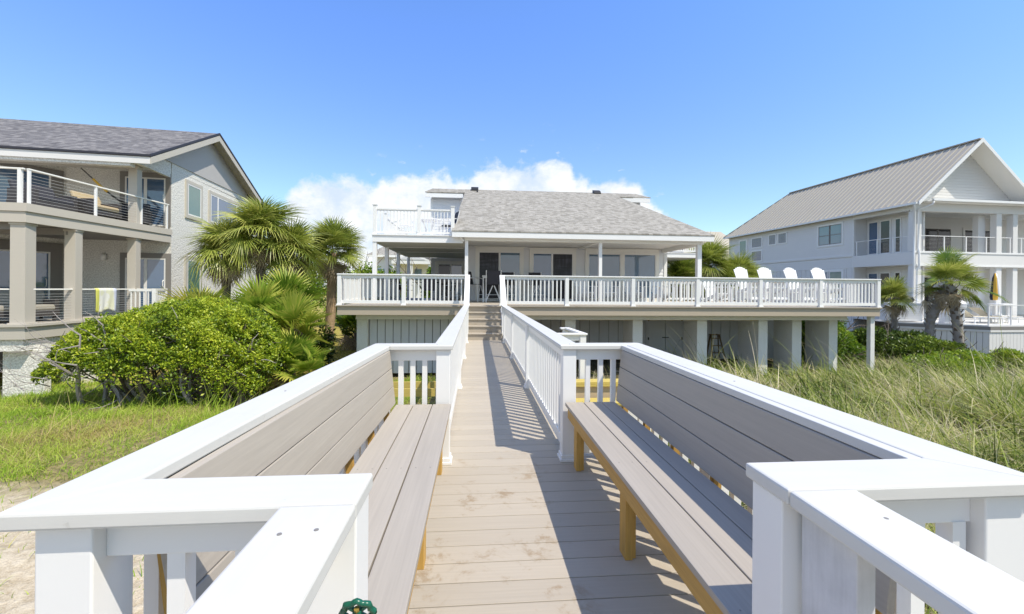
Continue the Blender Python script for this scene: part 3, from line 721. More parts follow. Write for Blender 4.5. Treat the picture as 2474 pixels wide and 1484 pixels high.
P(H1, 'porch_beam', 'soffit_white', MB().box(-.42, 7.86, 14.45, 14.60, 2.95, 3.055).box(7.68, 7.80, 14.6, 17.4, 2.90, 3.055).box(4.18, 4.26, 14.62, 17.4, 2.97, 3.055))
for x in (-.33, 4.22, 7.74):
    w = .055 if x < 7 else .075
    P(H1, 'porch_post', 'white', MB().box(x-w, x+w, 14.46, 14.46+2*w, DZ, 2.948), bevel=.004)
P(H1, 'gutter_elbow', 'white', MB().tube([(-.52, 14.33, 3.05), (-.50, 14.38, 2.98), (-.42, 14.42, 2.93)], .035, 8))
for x in (-.12, 6.07):
    vt = MB().prism([(x-.17, 21.45, zr(21.45)+.004), (x-.17, 21.45, zr(21.45)+.07), (x-.17, 21.58, zr(21.58)+.14), (x-.17, 21.8, zr(21.8)+.13), (x-.17, 21.8, zr(21.8)+.004)], (.36, 0, 0))
    P(H1, 'roof_vent', 'black', vt, bevel=.01)
P(H1, 'vent_pipe', 'black', MB().lathe([(.05, 0), (.02, .10), (.018, .16)], 10, (.0, 0)).shift((-.02, -21.1, -zr(21.1))).shift((0, 0, 0)))
# left balcony over the deck
P(H1, 'balcony_floor', 'white', MB().box(-3.42, -.70, 14.44, 21.3, 3.075, 3.108))
P(H1, 'balcony_fascia', 'white', MB().box(-3.40, -.45, 14.47, 14.51, 2.86, 3.072), bevel=.003)
P(H1, 'balcony_fascia', 'white', MB().box(-3.40, -3.36, 14.515, 21.3, 2.86, 3.072))
P(H1, 'balcony_ceiling', 'bead_ceiling', MB().box(-3.355, -.42, 14.515, 21.78, 2.87, 2.90))
P(H1, 'ceiling_trim', 'soffit_white', MB().box(-3.3, -.5, 16.3, 16.40, 2.855, 2.868).box(-3.3, -.5, 18.4, 18.5, 2.855, 2.868))
for y in (14.49, 16.4, 18.8, 21.6):
    P(H1, 'balcony_post', 'white', MB().box(-3.395, -3.265, y, y+.13, DZ, 2.858), bevel=.004)
def bal_rail(label, A, B, posts, z0, H=.86, grp='balcony railings of the middle house', pz=.13):
    t = thing('balcony_railing', label, 'railing', (A[0], A[1], z0), group=grp)
    A = Vector(A); B = Vector(B); d = (B-A).normalized(); pts = [A+d*s for s in posts]
    for p in pts: post(t, p.x, p.y, z0, z0+H+pz-.03, s=.115, cap=True)
    for a, b in zip(pts[:-1], pts[1:]):
        P(t, 'top_rail', 'white', MB().bar((*(a+d*.06), z0+H-.02), (*(b-d*.06), z0+H-.02), .07, .045).bar((*(a+d*.06), z0+H-.06), (*(b-d*.06), z0+H-.06), .035, .03))
        P(t, 'bottom_rail', 'white', MB().bar((*(a+d*.06), z0+.08), (*(b-d*.06), z0+.08), .05, .06))
        balus(t, a+d*.06, b-d*.06, z0+.11, z0+H-.075, round((b-a).length/.122)-1, BC, 'white', .03)
bal_rail('white balcony railing facing the sea, upper left of the middle house', (-3.33, 14.55), (-.80, 14.55), [0, 1.43, 2.53], 3.11)
bal_rail('white balcony side railing running back from the left balcony corner', (-3.33, 14.68), (-3.33, 21.2), [1.5, 3.4, 5.3, 6.4], 3.11)
# right rear balcony
P(H1, 'balcony_floor', 'white', MB().box(8.3, 10.66, 19.75, 24.0, 3.10, 3.135))
P(H1, 'balcony_fascia', 'white', MB().box(8.3, 10.62, 19.78, 19.82, 2.90, 3.098).box(10.58, 10.62, 19.825, 24, 2.90, 3.098))
P(H1, 'balcony_ceiling', 'soffit_white', MB().box(8.3, 10.575, 19.825, 24, 2.905, 2.93))
P(H1, 'balcony_post', 'white', MB().box(10.46, 10.6, 19.83, 19.97, DZ, 2.90))
bal_rail('white railing of the rear balcony seen past the right porch post', (8.4, 19.86), (10.56, 19.86), [0, 2.16], 3.136)
# storage level below the deck
def board_wall(x0, x1, y, z0, z1, pitch):
    """vertical boards with open grooves over a dark backing"""
    mb = MB(); x = x0
    while x < x1-.02:
        mb.box(x+.010, min(x+pitch-.010, x1), y, y+.025, z0, z1); x += pitch
    P(H1, 'storage_wall', 'grey_board', mb, bevel=.003)
    P(H1, 'wall_backing', 'grey_trim', MB().box(x0, x1, y+.03, y+.06, z0, z1))
board_wall(-3.19, .84, 13.3, -1.22, .57, .235)
board_wall(.92, 11.54, 15.6, -1.22, .80, .36)
P(H1, 'storage_wall', 'grey_board', MB().box(.85, .9, 13.3, 15.6, -1.22, .57))
P(H1, 'storage_wall', 'grey_board', MB().box(-3.19, -3.14, 13.35, 29, -1.3, .57).box(11.55, 11.6, 15.65, 29, -1.3, .57))
for i, x in enumerate((6.35, 7.02)):
    d_ = P(H1, 'storage_door', 'grey_board', MB().box(x+.01, x+.66, 15.555, 15.583, -1.15, .48), bevel=.003)
    l = H1.location
    hx = x+.60 if i == 0 else x+.06
    MB().box(hx-.06, hx+.06, 15.53, 15.552, -.42, -.39).shift(l).build('latch', 'black', d_)
    for zz in (-.5, .2): MB().box(x+(.0 if i == 0 else .60), x+(.04 if i == 0 else .66), 15.54, 15.553, zz, zz+.10).shift(l).build('hinge', 'black', d_)
P(H1, 'door_trim', 'grey_board', MB().box(6.28, 6.352, 15.56, 15.595, -1.2, .55).box(7.69, 7.76, 15.56, 15.595, -1.2, .55))
# chandelier glimpsed behind the sliding door glass is left to the glass itself

# step ladder under the deck
ld = thing('step_ladder', 'dark wooden step ladder leaning by the grey storage wall under the deck', 'ladder', (8.45, 14.6, -1.35))
for y0, y1 in ((14.45, 14.62), (14.95, 14.70)):
    for a, b in (((8.22, y0, -1.36), (8.28, y1, -.22)), ((8.78, y0, -1.36), (8.56, y1, -.22))):
        P(ld, 'stile', 'ladder_wood', MB().bar(a, b, .035, .05))
for k in range(4):
    z = -1.08+k*.25; u = (z+1.36)/1.14; y = 14.45+.17*u
    P(ld, 'step', 'ladder_wood', MB().box(8.22+.06*u, 8.78-.22*u, y-.03, y+.05, z-.012, z+.012))
P(ld, 'top_step', 'ladder_wood', MB().box(8.25, 8.58, 14.58, 14.75, -.22, -.19))
wd_ = MB().bar((8.9, 14.2, gz(8.9, 14.2)+.05), (10.0, 14.45, gz(10, 14.4)+.06), .09, .04)
tag(wd_.build('lumber_plank', 'lumber_pale'), 'loose pale plank lying on the dirt beneath the raised deck', 'plank')

# ------------------------------------------------------------------ furniture on the middle deck
def adirondack(tall=False, cheap=False):
    """faces -Y; origin on the deck"""
    t = thing('adirondack_chair', 'white', 'chair')
    h = .22 if tall else 0.0
    s = MB()
    for i in range(5):
        y = -.30+i*.105; z = .40+h-.045*i
        s.box(-.26, .26, y, y+.095, z-.022, z)
    s.build('seat', 'plastic_white', t)
    b = MB(); n = 7
    for i in range(n):
        u = (i-(n-1)/2)/((n-1)/2)
        top = (.90 if tall else .72)-.09*u*u; xb = u*.17; xt = u*.235
        p0 = Vector((xb, .20, .20+h)); p1 = Vector((xt, .20+.27*top/.72, .20+h+top+.02))
        b.bar(p0, p1, .052, .02, (0, -1, .3), .070, .02)
    b.build('backrest', 'plastic_white', t)
    MB().box(-.25, .25, .265, .285, .42+h, .48+h).build('back_brace', 'plastic_white', t)
    for sx in (-1, 1):
        MB().prism([(sx*.27, -.36, .60+h), (sx*.40, -.36, .60+h), (sx*.39, .1, .60+h), (sx*.33, .36, .60+h), (sx*.27, .36, .60+h)], (0, 0, .022)).build('armrest', 'plastic_white', t)
        MB().bar((sx*.29, -.28, 0), (sx*.29, -.28, .60+h), .025, .10, (0, 1, 0)).build('leg', 'plastic_white', t)
        MB().bar((sx*.265, -.26, .37+h), (sx*.265, .34, .12+h*.9 if not tall else .42), .10, .025, (1, 0, 0)).build('side_rail', 'plastic_white', t)
        MB().bar((sx*.24, .30, 0), (sx*.24, .22, .34+h), .03, .08, (0, 1, 0)).build('leg', 'plastic_white', t)
    if tall:
        MB().box(-.30, .30, -.30, -.27, .22, .28).box(-.30, .30, -.40, -.27, .20, .222).build('foot_rest', 'plastic_white', t)
    return t
ch = adirondack(True)
labs = ['tall white beach chair rising over the deck railing, leftmost of the four', 'tall white beach chair rising over the deck railing, second from the left of the four', 'tall white beach chair rising over the deck railing, third from the left of the four', 'tall white beach chair rising over the deck railing, rightmost of the four']
for i, x in enumerate((9.46, 10.36, 11.3, 12.2)):
    o = ch if i == 0 else copy_tree(ch)
    o.location = (x, (14.25, 14.32, 14.2, 14.05)[i], DZ); o.rotation_euler.z = R((7, 2, 9, 4)[i]); o['label'] = labs[i]; o['group'] = 'tall white beach chairs'
cl = adirondack(False)
labs = ['low white slatted chair in porch shade left of the middle post', 'low white slatted chair in porch shade just right of the middle post', 'low white slatted chair in porch shade in front of the right window', 'low white slatted chair in the sunny strip beside the right porch post', 'low white slatted chair on the open deck left of the tall beach chairs']
for i, (x, y, a) in enumerate(((3.95, 15.6, 6), (4.85, 15.7, 0), (5.8, 15.6, -4), (6.8, 15.4, 10), (8.35, 14.4, 14))):
    o = cl if i == 0 else copy_tree(cl)
    o.location = (x, y, DZ); o.rotation_euler.z = R(a); o['label'] = labs[i]; o['group'] = 'low white slatted deck chairs'
def bar_chair():
    t = thing('bar_chair', 'x', 'chair')
    m = 'window_frame'
    MB().prism([(-.24, .16, .66), (.24, .16, .66), (.24, .26, 1.14), (-.24, .26, 1.14)], (0, .012, 0)).build('backrest', 'dark_cloth', t)
    MB().box(-.24, .24, -.26, .16, .645, .66).build('seat', 'dark_cloth', t)
    fr = MB()
    for sx in (-1, 1):
        x = sx*.265
        fr.tube([(x, .30, 0), (x, .16, .66), (x, .27, 1.15)], .014, 8)
        fr.tube([(x, -.30, 0), (x, -.27, .66), (x, -.22, .86), (x, -.10, .89), (x, .20, .88)], .014, 8)
    fr.build('frame', m, t)
    for sx in (-1, 1):
        MB().tube([(sx*.265, -.29, .04), (sx*.03, -.28, .60), (sx*.03, .22, .60), (sx*.265, .28, .04)], .012, 6).build('brace', m, t)
    MB().tube([(-.265, -.285, .27), (.265, -.285, .27)], .010, 6).build('foot_bar', m, t)
    return t
bc = bar_chair()
labs = ['high dark sling chair at the left end of the bar table', 'high dark sling chair with its back to the steps, at the bar table', 'high dark sling chair behind the rail, in front of the first sliding door glass', 'high dark sling chair behind the rail, in front of the second sliding door']
for i, (x, y, a) in enumerate(((-.08, 16.3, 62), (.62, 15.7, 180), (1.22, 16.7, 0), (2.3, 16.6, 5))):
    o = bc if i == 0 else copy_tree(bc)
    o.location = (x, y, DZ); o.rotation_euler.z = R(a); o['label'] = labs[i]; o['group'] = 'high sling chairs by the bar table'
bt = thing('bar_table', 'high white table with dark top between the sling chairs behind the steps', 'table', (.95, 16.2, DZ))
P(bt, 'tabletop', 'window_frame', MB().box(.22, 1.6, 15.95, 16.5, 1.80, 1.84).box(.24, 1.58, 15.97, 16.0, 1.74, 1.80))
for x in (.26, 1.56):
    for y in (15.99, 16.46): P(bt, 'leg', 'window_frame', MB().bar((x, y, DZ), (x, y, 1.80), .045, .045))
def dining_chair():
    t = thing('patio_chair', 'x', 'chair')
    MB().prism([(-.23, .20, .42), (.23, .20, .42), (.23, .32, .92), (-.23, .32, .92)], (0, .012, 0)).build('backrest', 'dark_cloth', t)
    MB().box(-.23, .23, -.24, .20, .40, .415).build('seat', 'dark_cloth', t)
    fr = MB()
    for sx in (-1, 1):
        x = sx*.25
        fr.tube([(x, .26, 0), (x, .20, .42), (x, .33, .93)], .013, 6); fr.tube([(x, -.28, 0), (x, -.24, .6), (x, .22, .64)], .013, 6)
    fr.build('frame', 'window_frame', t)
    return t
dc = dining_chair()
labs = ['dark patio chair left of the round table under the balcony', 'dark patio chair right of the round table under the balcony', 'dark patio chair nearest the rail at the round table under the balcony']
for i, (x, y, a) in enumerate(((-2.75, 17.0, 80), (-1.05, 17.2, -80), (-1.7, 15.9, 185))):
    o = dc if i == 0 else copy_tree(dc)
    o.location = (x, y, DZ); o.rotation_euler.z = R(a); o['label'] = labs[i]; o['group'] = 'patio chairs under the balcony'
rt_ = thing('round_table', 'round glass topped patio table beneath the left balcony', 'table', (-1.9, 17.0, DZ))
MB().lathe([(.02, .70), (.55, .70), (.56, .715), (.55, .73), (.02, .73)], 28).build('tabletop', 'glass_dark', rt_)
MB().lathe([(.26, 0), (.24, .03), (.04, .06), (.035, .68), (.12, .70)], 16).build('pedestal', 'window_frame', rt_)
# white wrought iron set on the balcony
def iron_chair():
    t = thing('iron_chair', 'x', 'chair'); m = 'plastic_white'
    fr = MB()
    arch = [(-.22, .2, 0), (-.22, .2, .45), (-.23, .24, .7), (-.17, .27, .86), (0, .28, .92), (.17, .27, .86), (.23, .24, .7), (.22, .2, .45), (.22, .2, 0)]
    fr.tube(arch, .012, 6)
    for sx in (-1, 1): fr.tube([(sx*.22, -.2, 0), (sx*.22, -.2, .64), (sx*.24, 0, .66), (sx*.23, .23, .64)], .012, 6)
    fr.build('frame', m, t)
    lat = MB()
    for k in range(7):
        u = -.18+k*.06; lat.tube([(u, .21, .45), (u*.6, .26, .66), (u*1.05, .275, .88-abs(u)*.4)], .006, 5)
        lat.tube([(u, .21, .45), (-u*.9, .25, .62), (-u, .27, .84-abs(u)*.3)], .006, 5)
    for k in range(5): lat.tube([(.07*math.cos(a)+(-.1+.1*(k % 3)), .26, .58+.1*(k//3)+.07*math.sin(a)) for a in np.linspace(0, 6.28, 12)], .005, 4)
    lat.build('backrest', m, t)
    st_ = MB().lathe([(.02, .435), (.23, .435), (.235, .445), (.23, .455), (.02, .455)], 20); st_.build('seat', m, t)
    return t
ic = iron_chair()
for i, (x, y, a, lb) in enumerate(((-2.45, 15.6, 20, 'white wrought iron chair on the balcony, left of its round table'), (-1.15, 15.9, -60, 'white wrought iron chair on the balcony, right of its round table'))):
    o = ic if i == 0 else copy_tree(ic)
    o.location = (x, y, 3.11); o.rotation_euler.z = R(a); o['label'] = lb; o['group'] = 'wrought iron chairs on the balcony'
it = thing('iron_table', 'white wrought iron round table between the balcony chairs', 'table', (-1.75, 16.0, 3.11))
MB().lathe([(.02, .70), (.42, .70), (.44, .715), (.42, .73), (.02, .73)], 24).build('tabletop', 'plastic_white', it)
for k in range(4):
    a = math.pi/4+k*math.pi/2; MB().tube([(.34*math.cos(a), .34*math.sin(a), 0), (.12*math.cos(a), .12*math.sin(a), .36), (.3*math.cos(a), .3*math.sin(a), .70)], .014, 6).build('leg', 'plastic_white', it)
dcb = copy_tree(dc); dcb.location = (-.98, 15.15, 3.11); dcb.rotation_euler.z = R(-70); dcb['label'] = 'dark sling chair on the balcony beside the roof edge'; dcb['group'] = 'chairs on the balcony'
# ------------------------------------------------------------------ openings on any wall
def wwin(root, name, O, ang, u0, u1, z0, z1, panes, tr=.14, head=.14, sill=.14, trim='grey_trim', sash='window_frame', th=.05, fw_=.045, d=.0, hsplit=None, grid=None, handle=None):
    c, s = math.cos(ang), math.sin(ang)
    def T(mb): mb.v = [(O[0]+c*x-s*y, O[1]+s*x+c*y, z) for x, y, z in mb.v]; return mb
    f = MB()
    if tr:
        f.box(u0-tr, u0, -th, d, z0-sill, z1+head).box(u1, u1+tr, -th, d, z0-sill, z1+head).box(u0, u1, -th, d, z1, z1+head)
        if sill: f.box(u0, u1, -th, d, z0-sill, z0)
    else: f.box(u0, u1, -.004, d, z0, z1)
    w = T(f).build(name, trim, root, bevel=.003)
    sb = MB()
    for p in panes:
        a, b = p[:2]
        sb.box(a, a+fw_, -.046, d-.001, z0, z1).box(b-fw_, b, -.046, d-.001, z0, z1).box(a+fw_, b-fw_, -.044, d-.001, z0, z0+fw_).box(a+fw_, b-fw_, -.044, d-.001, z1-fw_, z1)
        if hsplit: sb.box(a+fw_, b-fw_, -.045, d-.001, hsplit-.025, hsplit+.025)
        if grid:
            for i in range(1, grid[0]): x = a+fw_+(b-a-2*fw_)*i/grid[0]; sb.box(x-.009, x+.009, -.043, -.037, z0+fw_, z1-fw_)
            for i in range(1, grid[1]): z = z0+fw_+(z1-z0-2*fw_)*i/grid[1]; sb.box(a+fw_, b-fw_, -.042, -.037, z-.009, z+.009)
    T(sb).build('sash', sash, w)
    for p in panes:
        g = MB().box(p[0]+fw_, p[1]-fw_, -.036, -.030, z0+fw_, z1-fw_); T(g).build('pane', p[2], w)
    if handle:
        h = MB().tube([(handle, -.05, z0+.85), (handle, -.09, z0+.9), (handle, -.09, z0+1.05), (handle, -.05, z0+1.1)], .012, 6); T(h).build('handle', 'white', w)
    return w
def cable_rail(root, A, B, zf, H=.92, n=9, posts=(), top='cream', pm='white', pw=.05):
    """thin cables between posts, flat top rail; root-local coordinates"""
    A = Vector(A); B = Vector(B); d = (B-A).normalized()
    MB().bar((*A, zf+H-.02), (*B, zf+H-.02), .07, .035).build('top_rail', top, root, bevel=.004)
    for s in posts:
        p = A+d*s; MB().box(p.x-pw/2, p.x+pw/2, p.y-pw/2, p.y+pw/2, zf, zf+H-.04).build('post', pm, root)
    for k in range(n):
        z = zf+.09+k*(H-.16)/n; MB().tube([(*A, z), (*B, z)], .0027, 5).build('cable', 'cable', root)

# ------------------------------------------------------------------ left house
LC = (-10.47, 15.80); LA = R(6.5)
H2 = thing('stucco_house', 'pebble stucco house with grey gable roof and two storeys of angled decks on the left', 'house', (LC[0], LC[1], 0), LA)
def w2l(x, y, C=LC, A=LA):
    dx, dy = x-C[0], y-C[1]; return (dx*math.cos(A)+dy*math.sin(A), -dx*math.sin(A)+dy*math.cos(A))
def B2(name, m, mb, **k): return mb.build(name, m, H2, **k)
body = [(0, 0), (0, 8.0), (-10, 8.0), (-10, -3.35), (-5.63, -3.35), (-3.09, 0)]
OV, EV, EZ, PV, PZ, BV, BZ = .42, -1.93, 5.34, 2.45, 7.49, 8.3, 5.27     # overhang, eave, peak, back
B2('wall', 'pebble', MB().prism([(u, v, .1) for u, v in body], (0, 0, 5.3)))
B2('gable_wall', 'pebble', MB().prism([(0, .02, 5.40), (0, .02, 6.18), (0, PV, 7.28), (0, 7.4, 5.45)], (-.3, 0, 0)))
B2('gable_panel', 'gable_grey', MB().prism([(0.005, -1.0, 5.58), (0.005, -1.0, 5.66), (0.005, PV, 7.34), (0.005, 6.3, 5.90), (0.005, 6.3, 5.66)], (.03, 0, 0)))
B2('gable_return', 'pebble', MB().prism([(-.01, -1.8, 5.08), (-.01, -1.8, 5.28), (-.01, -.02, 6.15), (-.01, -.02, 5.08)], (-.12, 0, 0)))
B2('roof', 'shingle_dark', MB().prism([(OV, EV-.01, EZ-.01), (OV, PV, PZ), (OV, PV, PZ-.08), (OV, EV-.01, EZ-.09)], (-12.3, 0, 0)))
B2('roof', 'shingle_dark', MB().prism([(OV, PV, PZ), (OV, BV, BZ), (OV, BV, BZ-.08), (OV, PV, PZ-.08)], (-12.3, 0, 0)))
B2('roof_edge', 'roof_edge', MB().prism([(OV+.002, EV-.04, EZ-.005), (OV+.002, PV, PZ+.025), (OV+.002, BV+.03, BZ+.015), (OV+.002, BV+.03, BZ-.045), (OV+.002, PV, PZ-.045), (OV+.002, EV-.04, EZ-.075)], (.03, 0, 0)))
B2('roof_edge', 'roof_edge', MB().box(-11.8, OV, EV-.045, EV-.012, EZ-.08, EZ-.02))
B2('rake_board', 'taupe_trim', MB().prism([(OV-.005, EV-.01, EZ-.1), (OV-.005, PV, PZ-.085), (OV-.005, BV, BZ-.085), (OV-.005, BV, BZ-.28), (OV-.005, PV, PZ-.30), (OV-.005, EV-.01, EZ-.30)], (.025, 0, 0)))
B2('fascia', 'siding_white', MB().box(-11.8, OV-.01, EV-.01, EV+.02, EZ-.30, EZ-.095), bevel=.003)
B2('soffit', 'soffit', MB().prism([(.04, PV+.005, PZ-.12), (OV-.01, PV+.005, PZ-.12), (OV-.01, BV, BZ-.12), (.04, BV, BZ-.12)], (0, 0, -.03)))
B2('soffit', 'soffit', MB().prism([(.04, PV-.005, PZ-.12), (OV-.01, PV-.005, PZ-.12), (OV-.01, EV+.03, EZ-.12), (.04, EV+.03, EZ-.12)], (0, 0, -.03)))
B2('soffit', 'pebble', MB().prism([(-11, EV+.03, 5.07), (-.13, EV+.03, 5.07), (-.13, -.01, 5.27), (-3.12, -.01, 5.27), (-11, -.01, 5.27)], (0, 0, .02)))
B2('beam', 'taupe_smooth', MB().box(-9.5, -.2, -1.42, -1.18, 5.0, 5.10))
B2('beam', 'pebble', MB().box(-9.5, -.13, EV+.03, EV+.25, 4.96, 5.068))
# front doors and side windows
wwin(H2, 'sliding_door', (0, 0), 0, -1.36, -.16, 3.40, 5.04, [(-1.36, -.76, 'glass_blue'), (-.76, -.16, 'glass_blue')], tr=.15, head=.17, sill=0, handle=-.2)
wwin(H2, 'sliding_door', (0, 0), 0, -1.34, -.14, .46, 2.30, [(-1.34, -.74, 'glass_blue'), (-.74, -.14, 'glass_blue')], tr=.15, head=.17, sill=0, handle=-.2)
AW = (-5.63, -3.35); AA = math.atan2(3.35, 2.54)
wwin(H2, 'sliding_door', AW, AA, 1.1, 3.85, 3.40, 4.93, [(1.1, 2.45, 'glass_blue'), (2.45, 3.85, 'glass_blue')], tr=.3, head=.17, sill=0)
wwin(H2, 'sliding_door', AW, AA, 1.1, 3.85, .46, 2.42, [(1.1, 2.45, 'glass_blue'), (2.45, 3.85, 'glass_blue')], tr=.3, head=.3, sill=0, handle=3.75)
for (v0, v1, z0, z1, ps) in ((.97, 1.9, 3.98, 5.12, [(.97, 1.9, 'glass_green')]), (.97, 1.9, .62, 2.34, [(.97, 1.9, 'glass_green')]), (2.68, 6.3, 3.98, 5.10, [(2.68, 3.3, 'glass_blue'), (3.3, 5.1, 'glass_blue'), (5.1, 6.3, 'glass_green')])):
    wwin(H2, 'window', (0, 0), R(90), v0, v1, z0, z1, ps, tr=.13, head=.13, sill=.13, trim='taupe_trim')
# decks
def deckpoly(o=0.): return [(.0+o, -.04), (-.72+o, -4.55-o), (-9.8, -4.55-o), (-9.8, -3.4), (-5.66, -3.4), (-3.12, -.04)]
B2('upper_deck', 'taupe_smooth', MB().prism([(u, v, 3.19) for u, v in deckpoly(0)], (0, 0, .09)))
B2('deck_edge', 'taupe_smooth', MB().prism([(-.02, -.04, 3.10), (.05, -.04, 3.10), (-.66, -4.62, 3.10), (-9.8, -4.62, 3.10), (-9.8, -4.56, 3.10), (-.72, -4.56, 3.10)], (0, 0, .195)))
B2('deck_fascia', 'taupe_smooth', MB().prism([(-.06, -.04, 2.84), (.02, -.04, 2.84), (-.70, -4.59, 2.84), (-9.8, -4.59, 2.84), (-9.8, -4.5, 2.84), (-.78, -4.5, 2.84)], (0, 0, .258)), bevel=.003)
B2('ceiling', 'grey_trim', MB().prism([(u, v, 2.88) for u, v in [(-.1, -.05), (-.8, -4.48), (-9.8, -4.48), (-9.8, -3.4), (-5.66, -3.4), (-3.12, -.05)]], (0, 0, .03)))
B2('ceiling_beam', 'grey_trim', MB().bar((-.7, -3.3, 2.78), (-5.2, -2.9, 2.78), .1, .18).bar((-.85, -4.3, 2.78), (-9, -4.3, 2.78), .1, .18))
B2('lower_deck', 'taupe_smooth', MB().prism([(u, v, .33) for u, v in deckpoly(0)], (0, 0, .07)))
B2('deck_edge', 'taupe_smooth', MB().prism([(-.02, -.04, .36), (.07, -.04, .36), (-.64, -4.64, .36), (-9.8, -4.64, .36), (-9.8, -4.56, .36), (-.72, -4.56, .36)], (0, 0, .06)))
B2('deck_fascia', 'taupe_smooth', MB().prism([(-.06, -.04, .06), (.02, -.04, .06), (-.70, -4.59, .06), (-9.8, -4.59, .06), (-9.8, -4.5, .06), (-.78, -4.5, .06)], (0, 0, .298)), bevel=.003)
B2('base_beam', 'pebble', MB().prism([(-.30, -.04, -.22), (-.05, -.04, -.22), (-.78, -4.52, -.22), (-9.8, -4.52, -.22), (-9.8, -4.2, -.22), (-1.0, -4.2, -.22)], (0, 0, .278)))
for (x, y, w, d_) in ((-10.92, 11.52, .84, .20), (-10.97, 13.0, .76, .22), (-13.4, 11.5, .8, .45), (-10.9, 15.4, .6, .4)):
    u, v = w2l(x, y); B2('pillar', 'pebble', MB().box(u-w/2, u+w/2, v-d_/2, v+d_/2, -1.9, -.221))
B2('cellar_wall', 'grey_trim', MB().box(-9.5, -.4, -.6, -.4, -1.9, .05))
for (u, v, w) in ((-.90, -4.38, .30), (-.66, -3.22, .25), (-.36, -1.30, .235)):
    B2('column', 'taupe_smooth', MB().box(u-w/2, u+w/2, v-w/2, v+w/2, .40, 2.82).box(u-w/2-.03, u+w/2+.03, v-w/2-.03, v+w/2+.03, .40, .45).box(u-w/2-.02, u+w/2+.02, v-w/2-.02, v+w/2+.02, 2.79, 2.838), bevel=.004)
B2('column', 'taupe_smooth', MB().box(-.46, -.22, -1.42, -1.18, 3.285, 4.998), bevel=.004)
cr_ = thing('cable_railing', 'white cable railing of the upper deck on the stucco house', 'railing', (LC[0], LC[1], 3.285), LA, 'cable railings of the stucco house')
cable_rail(cr_, (-.745, -4.48), (-.03, -.12), 0, .86, 9, (.03, 1.75, 3.3, 4.35))
cable_rail(cr_, (-9.6, -4.50), (-.80, -4.50), 0, .86, 9, (5.0, 6.9, 8.72), pw=.07)
cr2 = thing('cable_railing', 'cable railing of the lower deck on the stucco house, a towel over it', 'railing', (LC[0], LC[1], .42), LA, 'cable railings of the stucco house')
cable_rail(cr2, (-.80, -4.38), (-.06, -.12), 0, .85, 10, (4.3,))
cable_rail(cr2, (-9.6, -4.42), (-1.05, -4.42), 0, .85, 10, ())
wl = thing('wall_lamp', 'small round white lamp on the stucco wall under the upper deck', 'lamp', (*[a+b for a, b in zip(LC, (-1.93, -.3))], 2.2), LA)
MB().lathe([(.03, 0), (.075, .02), (.085, .10), (.085, .16), (.05, .23)], 14).build('shade', 'window_frame', wl, smooth=True)
MB().box(-.05, .05, .05, .12, .05, .2).build('bracket', 'grey_trim', wl)
# beach towel over the lower rail
tw = MB(); nx_, nz_ = 16, 14; base = Vector((-.50, -2.72)); dirv = (Vector((-.06, -.12))-Vector((-.80, -4.38))).normalized(); nrm = Vector((dirv.y, -dirv.x))
b0 = len(tw.v)
for side in (1,):
    for j in range(nz_+1):
        for i in range(nx_+1):
            s_ = i/nx_*.66; t_ = j/nz_
            off = .045+.018*math.sin(i*1.3+j*.2)*t_+.01*math.sin(i*.6)
            drop = t_*(.66+.04*math.sin(i*.5))
            tw.v.append((s_, -off if j else 0.0, -drop))
for j in range(nz_):
    for i in range(nx_):
        a = b0+j*(nx_+1)+i; tw.f.append((a, a+1, a+nx_+2, a+nx_+1))
wt = thing('beach_towel', 'yellow and white patterned beach towel hung over the lower cable rail', 'towel', (0, 0, 0), 0)
o = tw.build('cloth', 'towel', wt, smooth=True); md = o.modifiers.new('s', 'SOLIDIFY'); md.thickness = .012
wp = H2.location; cc_, ss_ = math.cos(LA), math.sin(LA)
wt.location = (LC[0]+cc_*base.x-ss_*base.y, LC[1]+ss_*base.x+cc_*base.y, 1.285)
wt.rotation_euler.z = LA+math.atan2(dirv.y, dirv.x)
# seats and covered things on the decks
def at2(u, v): return (LC[0]+cc_*u-ss_*v, LC[1]+ss_*u+cc_*v)
def sofa(label, u, v, z, a, w=1.3, m='grey_cushion', frame='dark_frame', grp=None):
    t = thing('outdoor_sofa', label, 'sofa', (*at2(u, v), z), LA+R(a), grp)
    MB().box(-w/2, w/2, -.38, .38, .12, .26).build('frame', frame, t, bevel=.01)
    MB().box(-w/2+.04, w/2-.04, -.36, .30, .262, .42).build('cushion', m, t, bevel=.05)
    MB().prism([(-w/2+.02, .26, .40), (-w/2+.02, .40, .78), (-w/2+.02, .30, .80), (-w/2+.02, .14, .42)], (w-.04, 0, 0)).build('backrest', m, t, bevel=.04)
    for sx in (-1, 1): MB().box(sx*(w/2-.05)-.05, sx*(w/2-.05)+.05, -.36, .36, .26, .56).build('armrest', frame, t, bevel=.01)
    for sx in (-1, 1):
        for sy in (-1, 1): MB().box(sx*(w/2-.08)-.03, sx*(w/2-.08)+.03, sy*.3-.03, sy*.3+.03, 0, .12).build('leg', frame, t)
    return t
sofa('low grey cushioned sofa on the lower deck between the two front columns', -1.75, -3.55, .42, 60, 1.5, 'grey_cushion', 'dark_frame', 'sofas on the stucco house decks')
sofa('low grey sofa at the left picture edge on the lower deck', -2.7, -4.0, .42, 0, .9, 'tan_cushion', 'grey_trim', 'sofas on the stucco house decks')
sofa('dark wicker lounge seat with pale cushion on the upper deck left of the column', -1.0, -1.9, 3.29, 80, .9, 'tan_cushion', 'dark_frame', 'lounge seats on the upper stucco deck')
sofa('dark wicker lounge seat on the upper deck nearest the front corner', -1.5, -3.0, 3.29, 80, 1.1, 'dark_cloth', 'dark_frame', 'lounge seats on the upper stucco deck')
sofa('dark wicker seat in front of the upper sliding door right of the column', -.75, -.75, 3.29, 10, .8, 'dark_cloth', 'dark_frame', 'lounge seats on the upper stucco deck')
